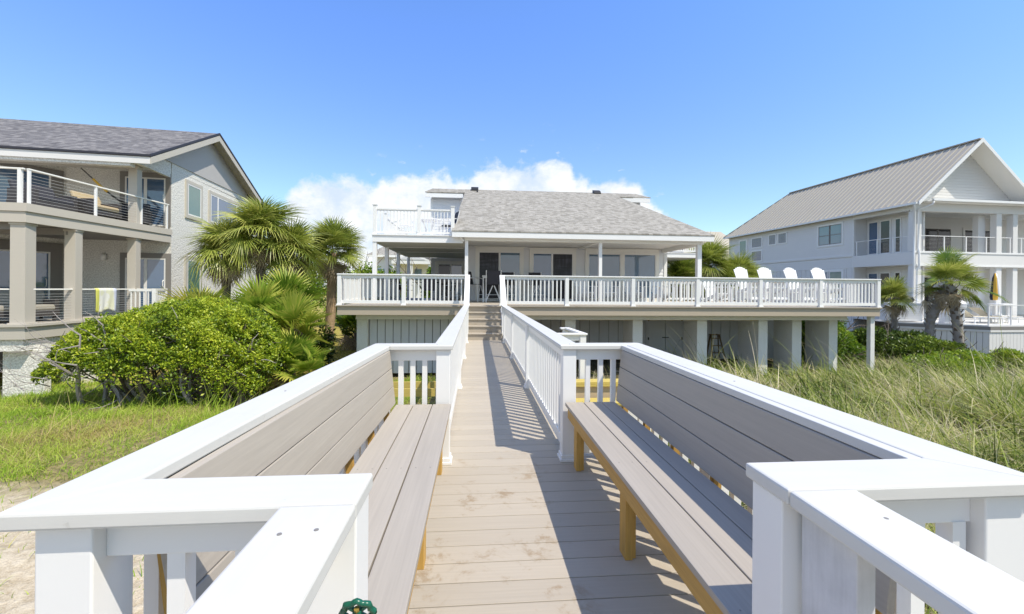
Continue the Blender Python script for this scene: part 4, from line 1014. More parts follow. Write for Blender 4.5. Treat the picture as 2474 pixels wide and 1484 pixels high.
hm = thing('hammock_strap', 'yellow and black hanging strap slung from the upper deck soffit to the corner', 'strap', (*at2(-1.65, -1.45), 4.9))
def hb(pts, r, m, nm):
    l = hm.location; MB().tube([(*at2(u, v), z) for u, v, z in pts], r, 6).shift(l).build(nm, m, hm)
hb([(-1.72, -1.4, 4.93), (-1.5, -1.38, 4.70), (-1.42, -1.37, 4.62)], .018, 'dark_frame', 'rope')
hb([(-1.42, -1.37, 4.62), (-1.22, -1.36, 4.40), (-1.05, -1.35, 4.24)], .035, 'yellow_cloth', 'sleeve')
hb([(-1.05, -1.35, 4.24), (-.75, -1.3, 4.0), (-.45, -1.15, 3.86), (-.2, -.7, 3.72)], .022, 'black', 'rope')
hb([(-.95, -1.34, 4.14), (-.6, -1.2, 3.84), (-.35, -.9, 3.70), (-.15, -.4, 3.66)], .020, 'black', 'rope')
sr = thing('stair_railing', 'short white stair railing where the lower deck meets the stucco corner', 'railing', (*at2(.15, -1.2), 0.42), LA)
for (a, b) in (((-.25, -.75), (.42, -.75)), ((.42, -.75), (.10, .4))):
    MB().bar((*a, .80), (*b, .80), .05, .06).bar((*a, .15), (*b, .15), .04, .05).build('top_rail', 'white', sr)
    for i in range(6):
        p = Vector(a).lerp(Vector(b), (i+.5)/6); MB().box(p.x-.014, p.x+.014, p.y-.014, p.y+.014, -.1, .77).build('baluster', 'white', sr)
MB().box(.37, .47, -.80, -.70, -.8, .86).build('post', 'white', sr)

# ------------------------------------------------------------------ right house
RC = (25.23, 23.0); RA = R(2.7)
H3 = thing('metal_roof_house', 'white lap sided two storey house with tan standing seam roof on the right', 'house', (RC[0], RC[1], 0), RA)
def B3(name, m, mb, **k): return mb.build(name, m, H3, **k)
B3('wall', 'siding_white', MB().box(0, 15, 3.9, 17.0, -2.2, 6.45))
B3('siding', 'siding_white', laps(MB(), 3.9, 17.0, -.001, 3.80, 6.40, .17, -1, 'y', .022))
B3('siding', 'siding_white', laps(MB(), 3.9, 17.0, -.001, 2.95, 3.68, .17, -1, 'y', .022))
bt_ = MB()
for i in range(30): bt_.box(-.03, -.001, 3.95+i*.43, 3.98+i*.43, -2.2, 2.93)
B3('wall_batten', 'siding_white', bt_)
B3('trim_band', 'siding_white', MB().box(-.06, -.001, 3.9, 17.0, 3.68, 3.80))
B3('corner_board', 'gutter', MB().box(-.04, .1, 3.84, 3.899, -2.2, 6.4).box(-.045, .05, 17.0, 17.06, -2, 6.4))
B3('inner_wall', 'siding_white', MB().box(1.0, 1.1, .35, 3.9, -.2, 6.4))
B3('inner_wall', 'siding_white', MB().box(1.6, 15, 3.6, 3.9, -.2, 6.4))
B3('porch_floor', 'siding_white', MB().box(-.02, 15, -.02, 3.9, 3.50, 3.70))
B3('porch_fascia', 'siding_white', MB().box(-.06, 15, -.07, -.021, 2.95, 3.68).box(-.07, -.021, -.02, 3.84, 2.95, 3.68))
B3('porch_trim', 'gutter', MB().box(-.10, 15, -.11, -.071, 3.62, 3.72).box(-.10, 15, -.11, -.071, 2.86, 2.96))
B3('porch_floor', 'siding_white', MB().box(-.02, 15, -.02, 3.9, -.45, -.22))
B3('porch_ceiling', 'soffit_white', MB().box(0, 15, .02, 3.9, 6.40, 6.44).box(0, 15, .0, 3.88, 2.97, 3.0))
B3('beam', 'siding_white', MB().box(-.02, 15, -.03, .25, 6.05, 6.52).box(-.02, .25, .251, 3.9, 6.12, 6.5))
for (u0, u1, v0, v1) in ((-.02, .42, -.02, .35), (5.55, 5.92, -.02, .30), (5.0, 5.50, .5, .8), (6.72, 7.05, -.02, .30), (6.25, 6.6, .5, .8), (9.2, 9.5, -.02, .3), (12, 12.3, -.02, .3)):
    B3('column', 'siding_white', MB().box(u0, u1, v0, v1, -.22, 2.94).box(u0, u1, v0, v1, 3.71, 6.04), bevel=.004)
B3('corner_pier', 'siding_white', MB().box(-.02, .42, -.02, .35, -2.4, -.46))
# roof with raised seams
S = .905; RU = 3.85; RZ = 10.28
zL = lambda u: RZ-S*abs(RU-u)
e0, e1 = -.36, 8.06
B3('roof', 'metal_roof', MB().prism([(e0, -.50, zL(e0)), (RU, -.50, RZ), (RU, 13.9, RZ), (e0, 17.5, zL(e0))], (0, 0, -.06)))
B3('roof', 'metal_roof', MB().prism([(e1, -.50, zL(e1)), (RU, -.50, RZ), (RU, 13.9, RZ), (e1, 17.5, zL(e1))], (0, 0, -.06)))
B3('roof', 'metal_roof', MB().prism([(e0, 17.5, zL(e0)-.005), (RU, 13.9, RZ-.005), (e1, 17.5, zL(e1)-.005)], (0, 0, -.05)))
seam = MB()
v = -.30
while v < 17.3:
    ue = RU if v < 13.9 else e0+(RU-e0)*(17.5-v)/3.6
    seam.bar((e0, v, zL(e0)+.028), (ue-.03, v, zL(ue-.03)+.028), .03, .055)
    v += .405
B3('roof_seam', 'seam_metal_lit', seam)
B3('ridge_cap', 'metal_roof', MB().bar((RU-.09, -.5, RZ-.03), (RU-.09, 13.9, RZ-.03), .2, .07).bar((RU, 13.9, RZ+.0), (e0, 17.5, zL(e0)+.03), .16, .06))
B3('rake_board', 'gutter', MB().prism([(e0, -.535, zL(e0)+.02), (RU, -.535, RZ+.02), (RU, -.535, RZ-.22), (e0, -.535, zL(e0)-.20)], (0, .034, 0)).prism([(e1, -.535, zL(e1)+.02), (RU, -.535, RZ+.02), (RU, -.535, RZ-.22), (e1, -.535, zL(e1)-.20)], (0, .034, 0)))
B3('soffit', 'soffit_white', MB().prism([(e0, -.50, zL(e0)-.065), (RU, -.50, RZ-.065), (RU, .55, RZ-.065), (e0, .55, zL(e0)-.065)], (0, 0, -.03)).prism([(e1, -.50, zL(e1)-.065), (RU, -.50, RZ-.065), (RU, .55, RZ-.065), (e1, .55, zL(e1)-.065)], (0, 0, -.03)))
gl = MB(); z = 6.66
while z < RZ-.35:
    hw_ = (RZ-.12-z)/S-.05; gl.prism([(RU-hw_, .55, z), (RU-hw_, .525, z), (RU-hw_+.17/S, .545, z+.17), (RU-hw_+.17/S, .55, z+.17)], (2*hw_, 0, 0)) if False else gl.box(RU-hw_, RU+hw_, .53, .549, z, z+.155); z += .17
B3('gable_siding', 'siding_white', gl)
B3('gable_wall', 'siding_white', MB().prism([(RU-4.0, .55, 6.53), (RU+4.0, .55, 6.53), (RU, .55, RZ-.12)], (0, .2, 0)))
B3('gutter', 'gutter', MB().box(.55, 7.6, -.58, -.44, 6.55, 6.68).box(7.62, 15, -.20, -.06, 6.50, 6.63))
B3('gutter', 'gutter', MB().box(e0-.12, e0, -.45, 17.4, zL(e0)-.12, zL(e0)-.01))
B3('pent_roof', 'soffit_white', MB().box(.3, 7.7, -.43, .54, 6.525, 6.56))
for k, pts in enumerate(([(-.42, -.35, 6.36), (-.40, -.33, 6.26), (-.15, -.10, 6.10), (-.14, -.09, 3.9), (-.24, -.16, 3.6), (-.24, -.16, 2.8), (-.20, -.10, 2.6), (-.20, -.10, -.2), (-.3, -.2, -.5), (-.3, -.2, -2.3)], [(.60, -.52, 6.52), (.58, -.50, 6.38), (.12, -.12, 6.10), (.12, -.10, 3.9), (.06, -.20, 3.6), (.06, -.20, 2.8), (.02, -.12, 2.6), (.02, -.12, -.2), (-.08, -.22, -.5), (-.08, -.22, -2.3)])):
    B3('downspout', 'gutter', MB().tube(pts, .055, 8), smooth=True)
# second wing to the right
B3('roof', 'metal_roof', MB().prism([(7.2, 2.6, 6.9), (16, 2.6, 6.9), (16, 6.6, 10.15), (7.2, 6.6, 10.15)], (0, 0, -.06)))
sm = MB()
for i in range(20): sm.bar((7.3+i*.42, 2.6, 6.93), (7.3+i*.42, 6.6, 10.18), .03, .055)
B3('roof_seam', 'seam_metal_lit', sm)
B3('ridge_cap', 'metal_roof', MB().bar((7.2, 6.6, 10.18), (16, 6.6, 10.18), .22, .08))
# openings
Z0 = (0, 0)
def sw(v0, v1, z0, z1, panes, nm='window', **k):
    return wwin(H3, nm, Z0, R(-90), -v1, -v0, z0, z1, [(-b, -a, m) for a, b, m in panes], trim='gutter', **k)
sw(4.75, 6.65, 4.66, 6.02, [(4.75, 5.68, 'glass'), (5.72, 6.65, 'glass')], tr=.12, head=.12, sill=.12, hsplit=5.32, d=.0, sash='grey_trim')
sw(9.8, 10.6, 5.25, 6.0, [(9.8, 10.6, 'block_glass')], sash='grey_trim', grid=(3, 3), tr=.1, head=.1, sill=.1, fw_=.03)
sw(10.95, 11.65, 5.25, 6.0, [(10.95, 11.65, 'block_glass')], sash='grey_trim', grid=(3, 3), tr=.1, head=.1, sill=.1, fw_=.03)
sw(12.6, 13.8, 5.2, 5.95, [(12.6, 13.8, 'block_glass')], sash='grey_trim', grid=(4, 3), tr=.12, head=.12, sill=.12, fw_=.03)
sw(12.6, 13.8, 4.0, 4.8, [(12.6, 13.8, 'block_glass')], sash='grey_trim', grid=(4, 3), tr=.12, head=.12, sill=.12, fw_=.03)
sw(14.6, 15.5, 4.6, 5.95, [(14.6, 15.5, 'glass_green')], tr=.12, head=.12, sill=.12, fw_=.03)
sw(4.7, 6.8, 1.1, 2.75, [(4.7, 5.7, 'glass_green'), (5.8, 6.8, 'glass')], tr=.12, head=.12, sill=.12, hsplit=1.9)
for zb, zt in ((3.78, 5.95), (-.16, 2.6)):
    wwin(H3, 'glass_door', (1.0, 0), R(-90), -3.75, -.45, zb, zt, [(-3.75, -3.05, 'glass_blue'), (-2.95, -2.25, 'glass_dark'), (-2.0, -1.6, 'glass_dark'), (-1.2, -.45, 'glass_green')], tr=.05, head=.1, sill=0, trim='siding_white', fw_=.07)
    wwin(H3, 'glass_door', (0, 3.6), 0, 1.75, 2.35, zb, zt, [(1.75, 2.35, 'glass_blue')], tr=.08, head=.1, sill=0, trim='siding_white', fw_=.06)
wwin(H3, 'sliding_window', (0, 3.6), 0, 2.9, 7.1, 3.78, 5.65, [(2.9, 3.9, 'glass_dark'), (3.9, 5.1, 'glass_dark'), (5.1, 6.1, 'glass_dark'), (6.1, 7.1, 'glass_dark')], tr=.12, head=.12, sill=0, trim='siding_white', sash='grey_trim')
wwin(H3, 'sliding_window', (0, 3.6), 0, 2.9, 7.1, -.16, 2.35, [(2.9, 4.3, 'glass_dark'), (4.3, 5.7, 'glass_dark'), (5.7, 7.1, 'glass')], tr=.12, head=.12, sill=0, trim='siding_white', sash='grey_trim')
wwin(H3, 'sliding_window', (0, 3.6), 0, 8.2, 11.0, 3.78, 5.65, [(8.2, 9.6, 'glass_dark'), (9.6, 11.0, 'glass_dark')], tr=.12, head=.12, sill=0, trim='siding_white')
c3 = thing('cable_railing', 'white cable railing along the upper porch of the right house', 'railing', (RC[0], RC[1], 3.70), RA, 'cable railings of the right house')
cable_rail(c3, (.43, .05), (5.5, .05), 0, .95, 10, (1.6, 3.1, 4.5), top='white')
cable_rail(c3, (5.95, .05), (6.7, .05), 0, .95, 10, (.65,), top='white')
cable_rail(c3, (7.1, .05), (9.2, .05), 0, .95, 10, (.3,), top='white')
cable_rail(c3, (.02, .36), (.02, 3.75), 0, .95, 10, (.9, 1.9, 3.3), top='white')
# sun deck in front of the right house
D3 = thing('sun_deck', 'low white skirted sun deck in front of the right house', 'deck', (26, 20, -2.3))
dpoly = [(22.2, 21.4), (24.85, 19.05), (34, 19.5), (34, 22.9), (25.0, 22.85), (22.4, 22.7)]
P(D3, 'decking', 'siding_white', MB().prism([(x, y, -.30) for x, y in dpoly], (0, 0, .06)))
P(D3, 'deck_edge', 'grey_trim', MB().bar((22.2, 21.42, -.38), (24.88, 19.03, -.38), .05, .16).bar((24.88, 19.03, -.38), (34, 19.48, -.38), .05, .16))
P(D3, 'deck_trim', 'siding_white', MB().bar((22.2, 21.42, -.52), (24.88, 19.03, -.52), .06, .10).bar((24.88, 19.03, -.52), (34, 19.48, -.52), .06, .10))
for A_, B_ in (((22.25, 21.42), (24.88, 19.06)), ((24.88, 19.06), (33.9, 19.5))):
    A_ = Vector(A_); B_ = Vector(B_); k = int((B_-A_).length/.2); s_ = MB()
    for i in range(k):
        a = A_.lerp(B_, i/k); b = A_.lerp(B_, (i+.93)/k); s_.bar((*a, -1.5), (*b, -1.5), .03, 1.86)
    P(D3, 'skirt_board', 'siding_white', s_)
    P(D3, 'skirt_backing', 'grey_trim', MB().bar((*(A_+Vector((.1, .12))), -1.5), (*(B_+Vector((.05, .12))), -1.5), .02, 1.8))
c4 = thing('cable_railing', 'cable railing round the sun deck of the right house', 'railing', (22.2, 21.4, -.24), 0, 'cable railings of the right house')
def cr4(A_, B_, posts):
    cable_rail(c4, (A_[0]-22.2, A_[1]-21.4), (B_[0]-22.2, B_[1]-21.4), 0, 1.0, 9, posts, top='white')
cr4((22.3, 21.4), (24.9, 19.1), (0, 1.2, 2.4, 3.47)); cr4((24.9, 19.1), (34, 19.54), (1.3, 2.9, 4.4, 6))
# things on the sun deck
sb_ = thing('storage_bin', 'white slatted storage bin with a black bag on it by the corner post', 'bin', (22.95, 21.6, -.24), R(-20))
MB().box(-.85, .75, -.35, .35, .04, .98).build('body', 'plastic_white', sb_, bevel=.01)
s_ = MB()
for i in range(9): s_.box(-.83, .73, -.372, -.351, .08+i*.1, .155+i*.1)
s_.build('slat', 'plastic_white', sb_)
MB().box(-.88, .78, -.40, .38, .982, 1.02).build('lid', 'plastic_white', sb_, bevel=.006)
bg_ = thing('black_bag', 'lumpy black bag lying on the white storage bin', 'bag', (23.0, 21.6, .785), R(-20))
import random as _r
_r.seed(3)
bb = MB().lathe([(.08, 0), (.30, .02), (.36, .14), (.30, .27), (.12, .33)], 14)
bb.v = [(x*1.45*(1+.06*math.sin(5*y+x*7)), y*.8, z*(1+.1*math.sin(x*9))) for x, y, z in bb.v]
bb.build('fabric', 'black', bg_, smooth=True)
gr = thing('covered_grill', 'white barbecue grill with rounded hood and side shelf on the sun deck', 'grill', (24.35, 20.3, -.24), R(-25))
MB().prism([(-.40, -.30, 0), (-.36, -.34, .55), (-.40, -.32, .74), (.40, -.32, .74), (.36, -.34, .55), (.40, -.30, 0)], (0, .6, 0)).build('cabinet', 'plastic_white', gr, bevel=.02)
hd = MB(); pr = [(-.33, .745), (-.40, .80), (-.38, 1.02), (-.25, 1.16), (.0, 1.20), (.28, 1.12), (.33, .745)]
hd.prism([(-.42, y, z) for y, z in pr], (.84, 0, 0)); hd.build('hood', 'plastic_white', gr, bevel=.03)
MB().prism([(.425, -.2, 1.14), (.62, -.2, 1.10), (.46, -.2, .86), (.425, -.2, .84)], (0, .4, 0)).build('side_shelf', 'plastic_white', gr, bevel=.01)
MB().box(-.22, .22, -.352, -.342, .05, .68).build('door', 'grey_board', gr)
def lounger(label, x, y, a):
    t = thing('sun_lounger', label, 'lounger', (x, y, -.24), R(a), 'sun loungers on the sun deck')
    MB().box(-.32, .32, -.95, .35, .33, .36).build('seat', 'sling', t)
    MB().prism([(-.32, .36, .345), (-.32, .95, .80), (-.32, .97, .77), (-.32, .38, .315)], (.64, 0, 0)).build('backrest', 'sling', t)
    for sx in (-1, 1):
        MB().bar((sx*.345, -.98, .33), (sx*.345, .5, .33), .03, .045).build('side_rail', 'plastic_white', t)
        for yy in (-.8, .4): MB().box(sx*.345-.018, sx*.345+.018, yy-.018, yy+.018, 0, .308).build('leg', 'plastic_white', t)
    MB().tube([(-.3, .42, .32), (-.3, .75, .62)], .012, 6).build('prop', 'dark_frame', t)
lounger('beige sling sun lounger on the sun deck just right of the grill', 26.0, 20.4, 75)
lounger('beige sling sun lounger on the sun deck at the right picture edge', 27.6, 20.9, 75)
um = thing('closed_umbrella', 'closed navy, white and yellow patio umbrella on the sun deck at the right edge', 'umbrella', (27.35, 20.7, -.24))
MB().tube([(0, 0, 0), (0, 0, 2.7)], .022, 8).build('pole', 'plastic_white', um)
for k, mm in enumerate(('yellow_cloth', 'plastic_white', 'navy', 'yellow_cloth', 'plastic_white', 'navy')):
    a = 2*math.pi*(k+3.7)/6; p = [(.02, 2.62), (.06, 2.35), (.09, 1.9), (.11, 1.35), (.11, 1.2)]
    MB().tube([(r*math.cos(a)*.9, r*math.sin(a)*.9, z) for r, z in p], [.03, .07, .09, .12, .09], 9).build('canopy_fold', mm, um, smooth=True)
st2 = thing('side_table', 'small white table at the foot of the closed umbrella', 'table', (27.1, 20.3, -.24))
MB().lathe([(.02, .98), (.42, .98), (.44, 1.0), (.42, 1.03), (.02, 1.03)], 20).build('tabletop', 'plastic_white', st2)
for k in range(4):
    a = math.pi/4+k*math.pi/2; MB().bar((.3*math.cos(a), .3*math.sin(a), 0), (.3*math.cos(a), .3*math.sin(a), .98), .05, .05).build('leg', 'plastic_white', st2)
MB().box(-.3, .3, -.3, .3, .4, .43).build('shelf', 'plastic_white', st2)
tv = thing('wall_television', 'black covered television hung on the porch wall behind the grill', 'television', (29.9, 26.5, 1.1), RA)
MB().prism([(-.62, 0, .0), (.62, 0, .0), (.60, 0, .60), (-.62, 0, .62), (-.56, 0, .2)], (0, .10, 0)).build('cover', 'black', tv, bevel=.02)
MB().box(-.1, .1, .10, .22, .2, .4).build('bracket', 'dark_frame', tv)

# ------------------------------------------------------------------ far houses
def far_house(label, x, y, w, d, zb, zw, zr_, wall, roof, a=0, ped=False):
    t = thing('far_house', label, 'house', (x, y, zb), R(a))
    MB().box(-w/2, w/2, 0, d, 0, zw-zb).build('wall', wall, t)
    e = .5; h0 = zw-zb; h1 = zr_-zb
    r = MB(); 
    for f in (1,):
        q = [(-w/2-e, -e, h0), (w/2+e, -e, h0), (w/2-w*.22, d/2, h1), (-w/2+w*.22, d/2, h1)]
        r.prism(q, (0, 0, .06)); r.prism([(w/2+e, -e, h0), (w/2+e, d+e, h0), (w/2-w*.22, d/2, h1)], (0, 0, .061)); r.prism([(-w/2-e, -e, h0), (-w/2-e, d+e, h0), (-w/2+w*.22, d/2, h1)], (0, 0, .061)); r.prism([(-w/2-e, d+e, h0), (w/2+e, d+e, h0), (w/2-w*.22, d/2, h1), (-w/2+w*.22, d/2, h1)], (0, 0, .06))
    r.build('roof', roof, t)
    MB().box(-w/2-e, w/2+e, -e-.04, -e, h0-.22, h0+.02).build('fascia', 'white', t)
    return t
f1 = far_house('distant grey house with white pediment seen under the left balcony', -8.2, 50, 7.0, 8, -1.4, 5.0, 6.9, 'siding', 'shingle_pale')
MB().prism([(-.9, -2.6, 5.7), (3.3, -2.6, 5.7), (1.2, -2.6, 6.6)], (0, 2.5, 0)).build('pediment', 'white', f1)
MB().prism([(-.3, -2.64, 5.80), (2.7, -2.64, 5.80), (1.2, -2.64, 6.38)], (0, .03, 0)).build('pediment_panel', 'grey_board', f1)
MB().box(-.9, 3.3, -2.6, -.0, 5.35, 5.68).build('entablature', 'white', f1)
for x in (-.75, 1.2, 3.1): MB().box(x-.12, x+.12, -2.5, -2.26, 0, 5.34).build('column', 'white', f1)
for x in (-2.9, -1.9, 1.6): MB().box(x-.4, x+.4, -.05, -.004, 3.6, 4.9).build('window', 'glass', f1)
f2 = far_house('distant house with pale metal roof behind the palms left of the right house', 29.5, 50, 9, 9, -1.4, 5.0, 9.0, 'siding_white', 'metal_roof')
# ------------------------------------------------------------------ vegetation
rng = np.random.default_rng(7)
def blades(n, xy, h, rng, wid=.006, lean=.5, wind=(.0, .0), seg=3, curl=1.0, hv=.35):
    """curved grass blades -> V, F(quads), vals"""
    X, Y = xy; Zg = gz(X, Y)-.02
    H = h*(1+hv*rng.standard_normal(n)).clip(.35, 2.0); az = rng.uniform(0, 2*np.pi, n)
    ln = np.abs(rng.normal(0, lean, n))+.08
    dx = np.cos(az)*ln+wind[0]; dy = np.sin(az)*ln+wind[1]
    fa = rng.uniform(0, np.pi, n); wx, wy = np.cos(fa), np.sin(fa)
    W = wid*(.6+.8*rng.random(n))
    V = np.zeros((n, (seg+1)*2, 3)); 
    for k in range(seg+1):
        t = k/seg; w = W*(1-.85*t**1.5)
        cx = X+dx*H*t**1.6*curl; cy = Y+dy*H*t**1.6*curl; L2 = np.sqrt(dx**2+dy**2)
        cz = Zg+H*(t-(.28*np.clip(L2, 0, 1.6))*t**2.4)
        V[:, 2*k] = np.stack([cx-wx*w, cy-wy*w, cz], 1); V[:, 2*k+1] = np.stack([cx+wx*w, cy+wy*w, cz], 1)
    base = (np.arange(n)*(seg+1)*2)[:, None]
    F = np.concatenate([base+np.array([[2*k, 2*k+1, 2*k+3, 2*k+2]]) for k in range(seg)], 0)
    return V.reshape(-1, 3), F, (seg+1)*2
def smooth_noise(x, y, s, seed=0):
    r = np.random.default_rng(seed); v = 0
    for k in range(7):
        a = r.uniform(0, 2*np.pi); f = s*r.uniform(.6, 2.2); v = v+np.sin((x*np.cos(a)+y*np.sin(a))*f+r.uniform(0, 6))
    return v/7
def in_bw(X, Y): return ((X > -1.05) & (X < 1.5) & (Y < 3.7)) | ((X > -.45) & (X < .95) & (Y < 12.6))
def grass(name, label, regs, m, seed, mask=None, **k):
    r = np.random.default_rng(seed); Vs, Fs, As, off = [], [], [], 0
    for (n, x0, x1, y0, y1, h, kw) in regs:
        # clumped positions
        tn = kw.pop('tone', .45); per_c = kw.pop('per', 9); nc = n//per_c; cx = r.uniform(x0, x1, nc); cy = r.uniform(y0, y1, nc)
        i = r.integers(0, nc, n); s = kw.pop('clump', .09)
        X = cx[i]+r.normal(0, s, n); Y = cy[i]+r.normal(0, s, n)
        keep = ~in_bw(X, Y)
        if mask: keep &= mask(X, Y, r)
        X = X[keep]; Y = Y[keep]; nn = len(X)
        hh = h*(1+.35*smooth_noise(X, Y, 1.1, 5))*(1+(.4 if 'right' in m else .2)*np.sin(i[keep]*12.9898))
        V, F, per = blades(nn, (X, Y), hh, r, **kw)
        tone = tn+(.62 if 'right' in m else .5)*smooth_noise(X, Y, 1.4, seed+2)+.2*smooth_noise(X, Y, 5, seed+3)+.17*r.standard_normal(nn)+(.30 if 'right' in m else .14)*np.sin(i[keep]*78.233)
        Vs.append(V); Fs.append(F+off); As.append(np.repeat(np.clip(tone, 0, 1), per)); off += len(V)
    o = fast(name, np.concatenate(Vs), np.concatenate(Fs), m, vals=np.concatenate(As))
    return tag(o, label, 'grass', None, 'stuff')
def mleft(X, Y, r):
    e = Y+X*.16+.45*smooth_noise(X, Y, 1.6, 3)
    sparse = (r.random(len(X)) < .05)
    hole = smooth_noise(X, Y, 1.2, 31) > .38
    return ((e > 5.35) & ((r.random(len(X)) > .45) | ~hole)) | ((e > 3.2) & sparse)
grass('dune_grass', 'low green and straw coloured grass mound left of the boardwalk', [
    (105000, -13.0, -1.2, 4.0, 9.0, .105, dict(wid=.005, lean=1.0, wind=(.15, .1), clump=.07)),
    (36000, -14.5, -1.0, 8.5, 13.0, .13, dict(wid=.008, lean=.9, wind=(.15, .1), clump=.10)),
    (700, -12, -4, 7.5, 10.5, .45, dict(wid=.006, lean=.5, wind=(.3, .1), clump=.12))], 'grass_left', 11, mleft)
def mright(X, Y, r):
    far_ = (X > 16.2) & (Y > 12.2) & (r.random(len(X)) < .93)
    thin = smooth_noise(X, Y, .9, 8)
    k = (thin < .16) | (r.random(len(X)) < .22)
    k &= ~((Y > 12.9) & (X < 11.9) & (X > 1) & (r.random(len(X)) < .86))
    k &= ~((X > 10.6) & (X < 12.3) & (Y > 10.6) & (Y < 12.9) & (r.random(len(X)) < .6))
    k &= ~far_
    return k
grass('sea_oats', 'tall arching green and tan beach grass right of the boardwalk', [
    (20000, 1.6, 8.5, 2.2, 7.5, .50, dict(tone=.5, per=30, wid=.0085, lean=.95, wind=(-.35, .1), clump=.13, seg=4, hv=.3)),
    (27000, 4.5, 15, 5.5, 10.5, .54, dict(tone=.48, per=40, wid=.011, lean=1.0, wind=(-.4, .1), clump=.18, seg=4, hv=.3)),
    (19000, 6.5, 24, 9.5, 16.5, .48, dict(tone=.42, per=40, wid=.015, lean=.95, wind=(-.4, .1), clump=.22, seg=4, hv=.35)),
    (9000, 2.5, 16, 2.6, 11.5, .42, dict(tone=.95, per=30, wid=.008, lean=1.7, wind=(-.3, .1), clump=.16, seg=5, hv=.4)),
    (800, 5, 20, 6.5, 13.5, 1.25, dict(tone=.6, wid=.0055, lean=.45, wind=(-.5, .1), clump=.3, seg=5, hv=.25))], 'grass_right', 12, mright)
def mlawn(X, Y, r): return (X < -3.6) & (X > -9.8)
grass('lawn', 'short mossy yellow green lawn between the stucco house and the middle house', [
    (26000, -9.5, -3.4, 12.4, 24, .05, dict(wid=.012, lean=.6, clump=.2, seg=1))], 'lawn_leaf', 13, mlawn)

def leaves(P_, size, r, up=.6, tone=None, elong=1.8, out=None):
    """one folded quad per leaf at each point"""
    n = len(P_); d = r.standard_normal((n, 3)); 
    if out is not None: d = d*.7+out*1.0
    d /= np.linalg.norm(d, axis=1, keepdims=True)
    nrm = r.standard_normal((n, 3))*.8+np.array([0.25, -.2, up*2]); a = np.cross(nrm, d); a /= np.linalg.norm(a, axis=1, keepdims=True)
    s = (size*(.6+.8*r.random(n)))[:, None]
    V = np.stack([P_-d*s*.1, P_+a*s/elong/2+d*s*.4, P_+d*s*1.0, P_-a*s/elong/2+d*s*.4], 1).reshape(-1, 3)
    F = (np.arange(n)*4)[:, None]+np.array([[0, 1, 2, 3]])
    t = np.clip((tone if tone is not None else .5)+.2*r.standard_normal(n), 0, 1)
    return V, F, np.repeat(t, 4)
def branch(mb, p, d, ln, rad, r, depth, spread=.5, segs=4, bend=(0, 0, 0)):
    pts = [p]; dd = d.copy(); tips = []
    for k in range(segs):
        dd = dd+r.normal(0, .16, 3)+np.array(bend); dd /= np.linalg.norm(dd); pts.append(pts[-1]+dd*ln/segs)
        if depth > 0 and k >= 1:
            nd = dd+r.normal(0, spread, 3); nd /= np.linalg.norm(nd)
            tips += branch(mb, pts[-1], nd, ln*.62, rad*.55, r, depth-1, spread, max(2, segs-1), bend)
    mb.tube([tuple(q) for q in pts], list(np.linspace(rad, rad*.45, len(pts))), 5 if rad > .012 else 4, cap=False)
    return tips+[pts[-1]]

# wind swept yaupon mass by the left house
def big_bush():
    r = np.random.default_rng(21); C0 = np.array([-6.9, 10.2, -1.15])
    t = thing('wind_swept_shrub', 'broad bright green wind swept shrub with bare tangled trunks, in front of the left house', 'shrub', tuple(C0))
    # upper and lower surface of the crown as functions of x
    xs = np.array([-9.35, -9.0, -8.6, -8.0, -7.2, -6.4, -5.7, -5.1, -4.75, -4.5]); 
    zt = np.array([-.42, -.12, .32, .72, .93, 1.0, .98, .80, .45, .0]); zb = np.array([-.50, -.62, -.66, -.62, -.76, -.92, -1.04, -1.10, -1.05, -.8])
    n = 190000
    x = r.uniform(-9.35, -4.5, n); v = r.uniform(-1, 1, n); half = 1.5*np.sqrt(np.clip(1-((x+6.8)/2.7)**2, 0.02, 1))
    y = 10.5+v*half; dome = np.sqrt(np.clip(1-v**2, 0, 1))
    T = np.interp(x, xs, zt); B = np.interp(x, xs, zb)
    lump = .20*smooth_noise(x, y, 2.6, 41)+.14*smooth_noise(x, y, 6, 42)+.08*smooth_noise(x, y, 13, 47)
    Tz = B+(T-B)*dome**.6+lump; Bz = B+.12*smooth_noise(x, y, 4, 43)
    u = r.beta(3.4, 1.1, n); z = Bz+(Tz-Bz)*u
    cl = smooth_noise(x*1.0+z*.7, y+z*1.3, 5.5, 44)+.6*smooth_noise(x-z, y+z, 12, 45)
    keep = (cl > -.16) | (r.random(n) < .10)
    keep &= ~((z < B+.35*(T-B)) & (smooth_noise(x, z*2, 4, 46) > .1) & (r.random(n) < .6))
    x, y, z, u, cl = x[keep], y[keep], z[keep], u[keep], cl[keep]
    Pn = np.stack([x, y, z], 1)-C0
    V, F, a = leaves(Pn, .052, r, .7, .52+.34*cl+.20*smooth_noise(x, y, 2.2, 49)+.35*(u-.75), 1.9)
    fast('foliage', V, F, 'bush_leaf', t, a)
    mb = MB(); mg = MB()
    for k in range(44):
        x0 = r.uniform(-8.1, -4.7); y0 = 10.0+r.uniform(-.5, .9)
        p = np.array([x0, y0, float(gz(x0, y0))-.05])-C0; d = np.array([r.uniform(-.7, .25), r.uniform(-.4, .2), 1.0]); d /= np.linalg.norm(d)
        branch(mb if k % 3 else mg, p, d, 1.0, r.uniform(.028, .06), r, 3, .55, 4)
    for k in range(13):      # dead grey twigs on the windward edge
        p = np.array([r.uniform(-9.0, -7.0), r.uniform(9.2, 10.2), r.uniform(-.8, .1)])-C0; d = np.array([-1, -.3, r.uniform(.1, .7)]); d /= np.linalg.norm(d)
        branch(mg, p, d, .5, .011, r, 2, .5, 4)
    mb.build('trunk', 'twig', t); mg.build('dead_branch', 'twig_grey', t)
big_bush()

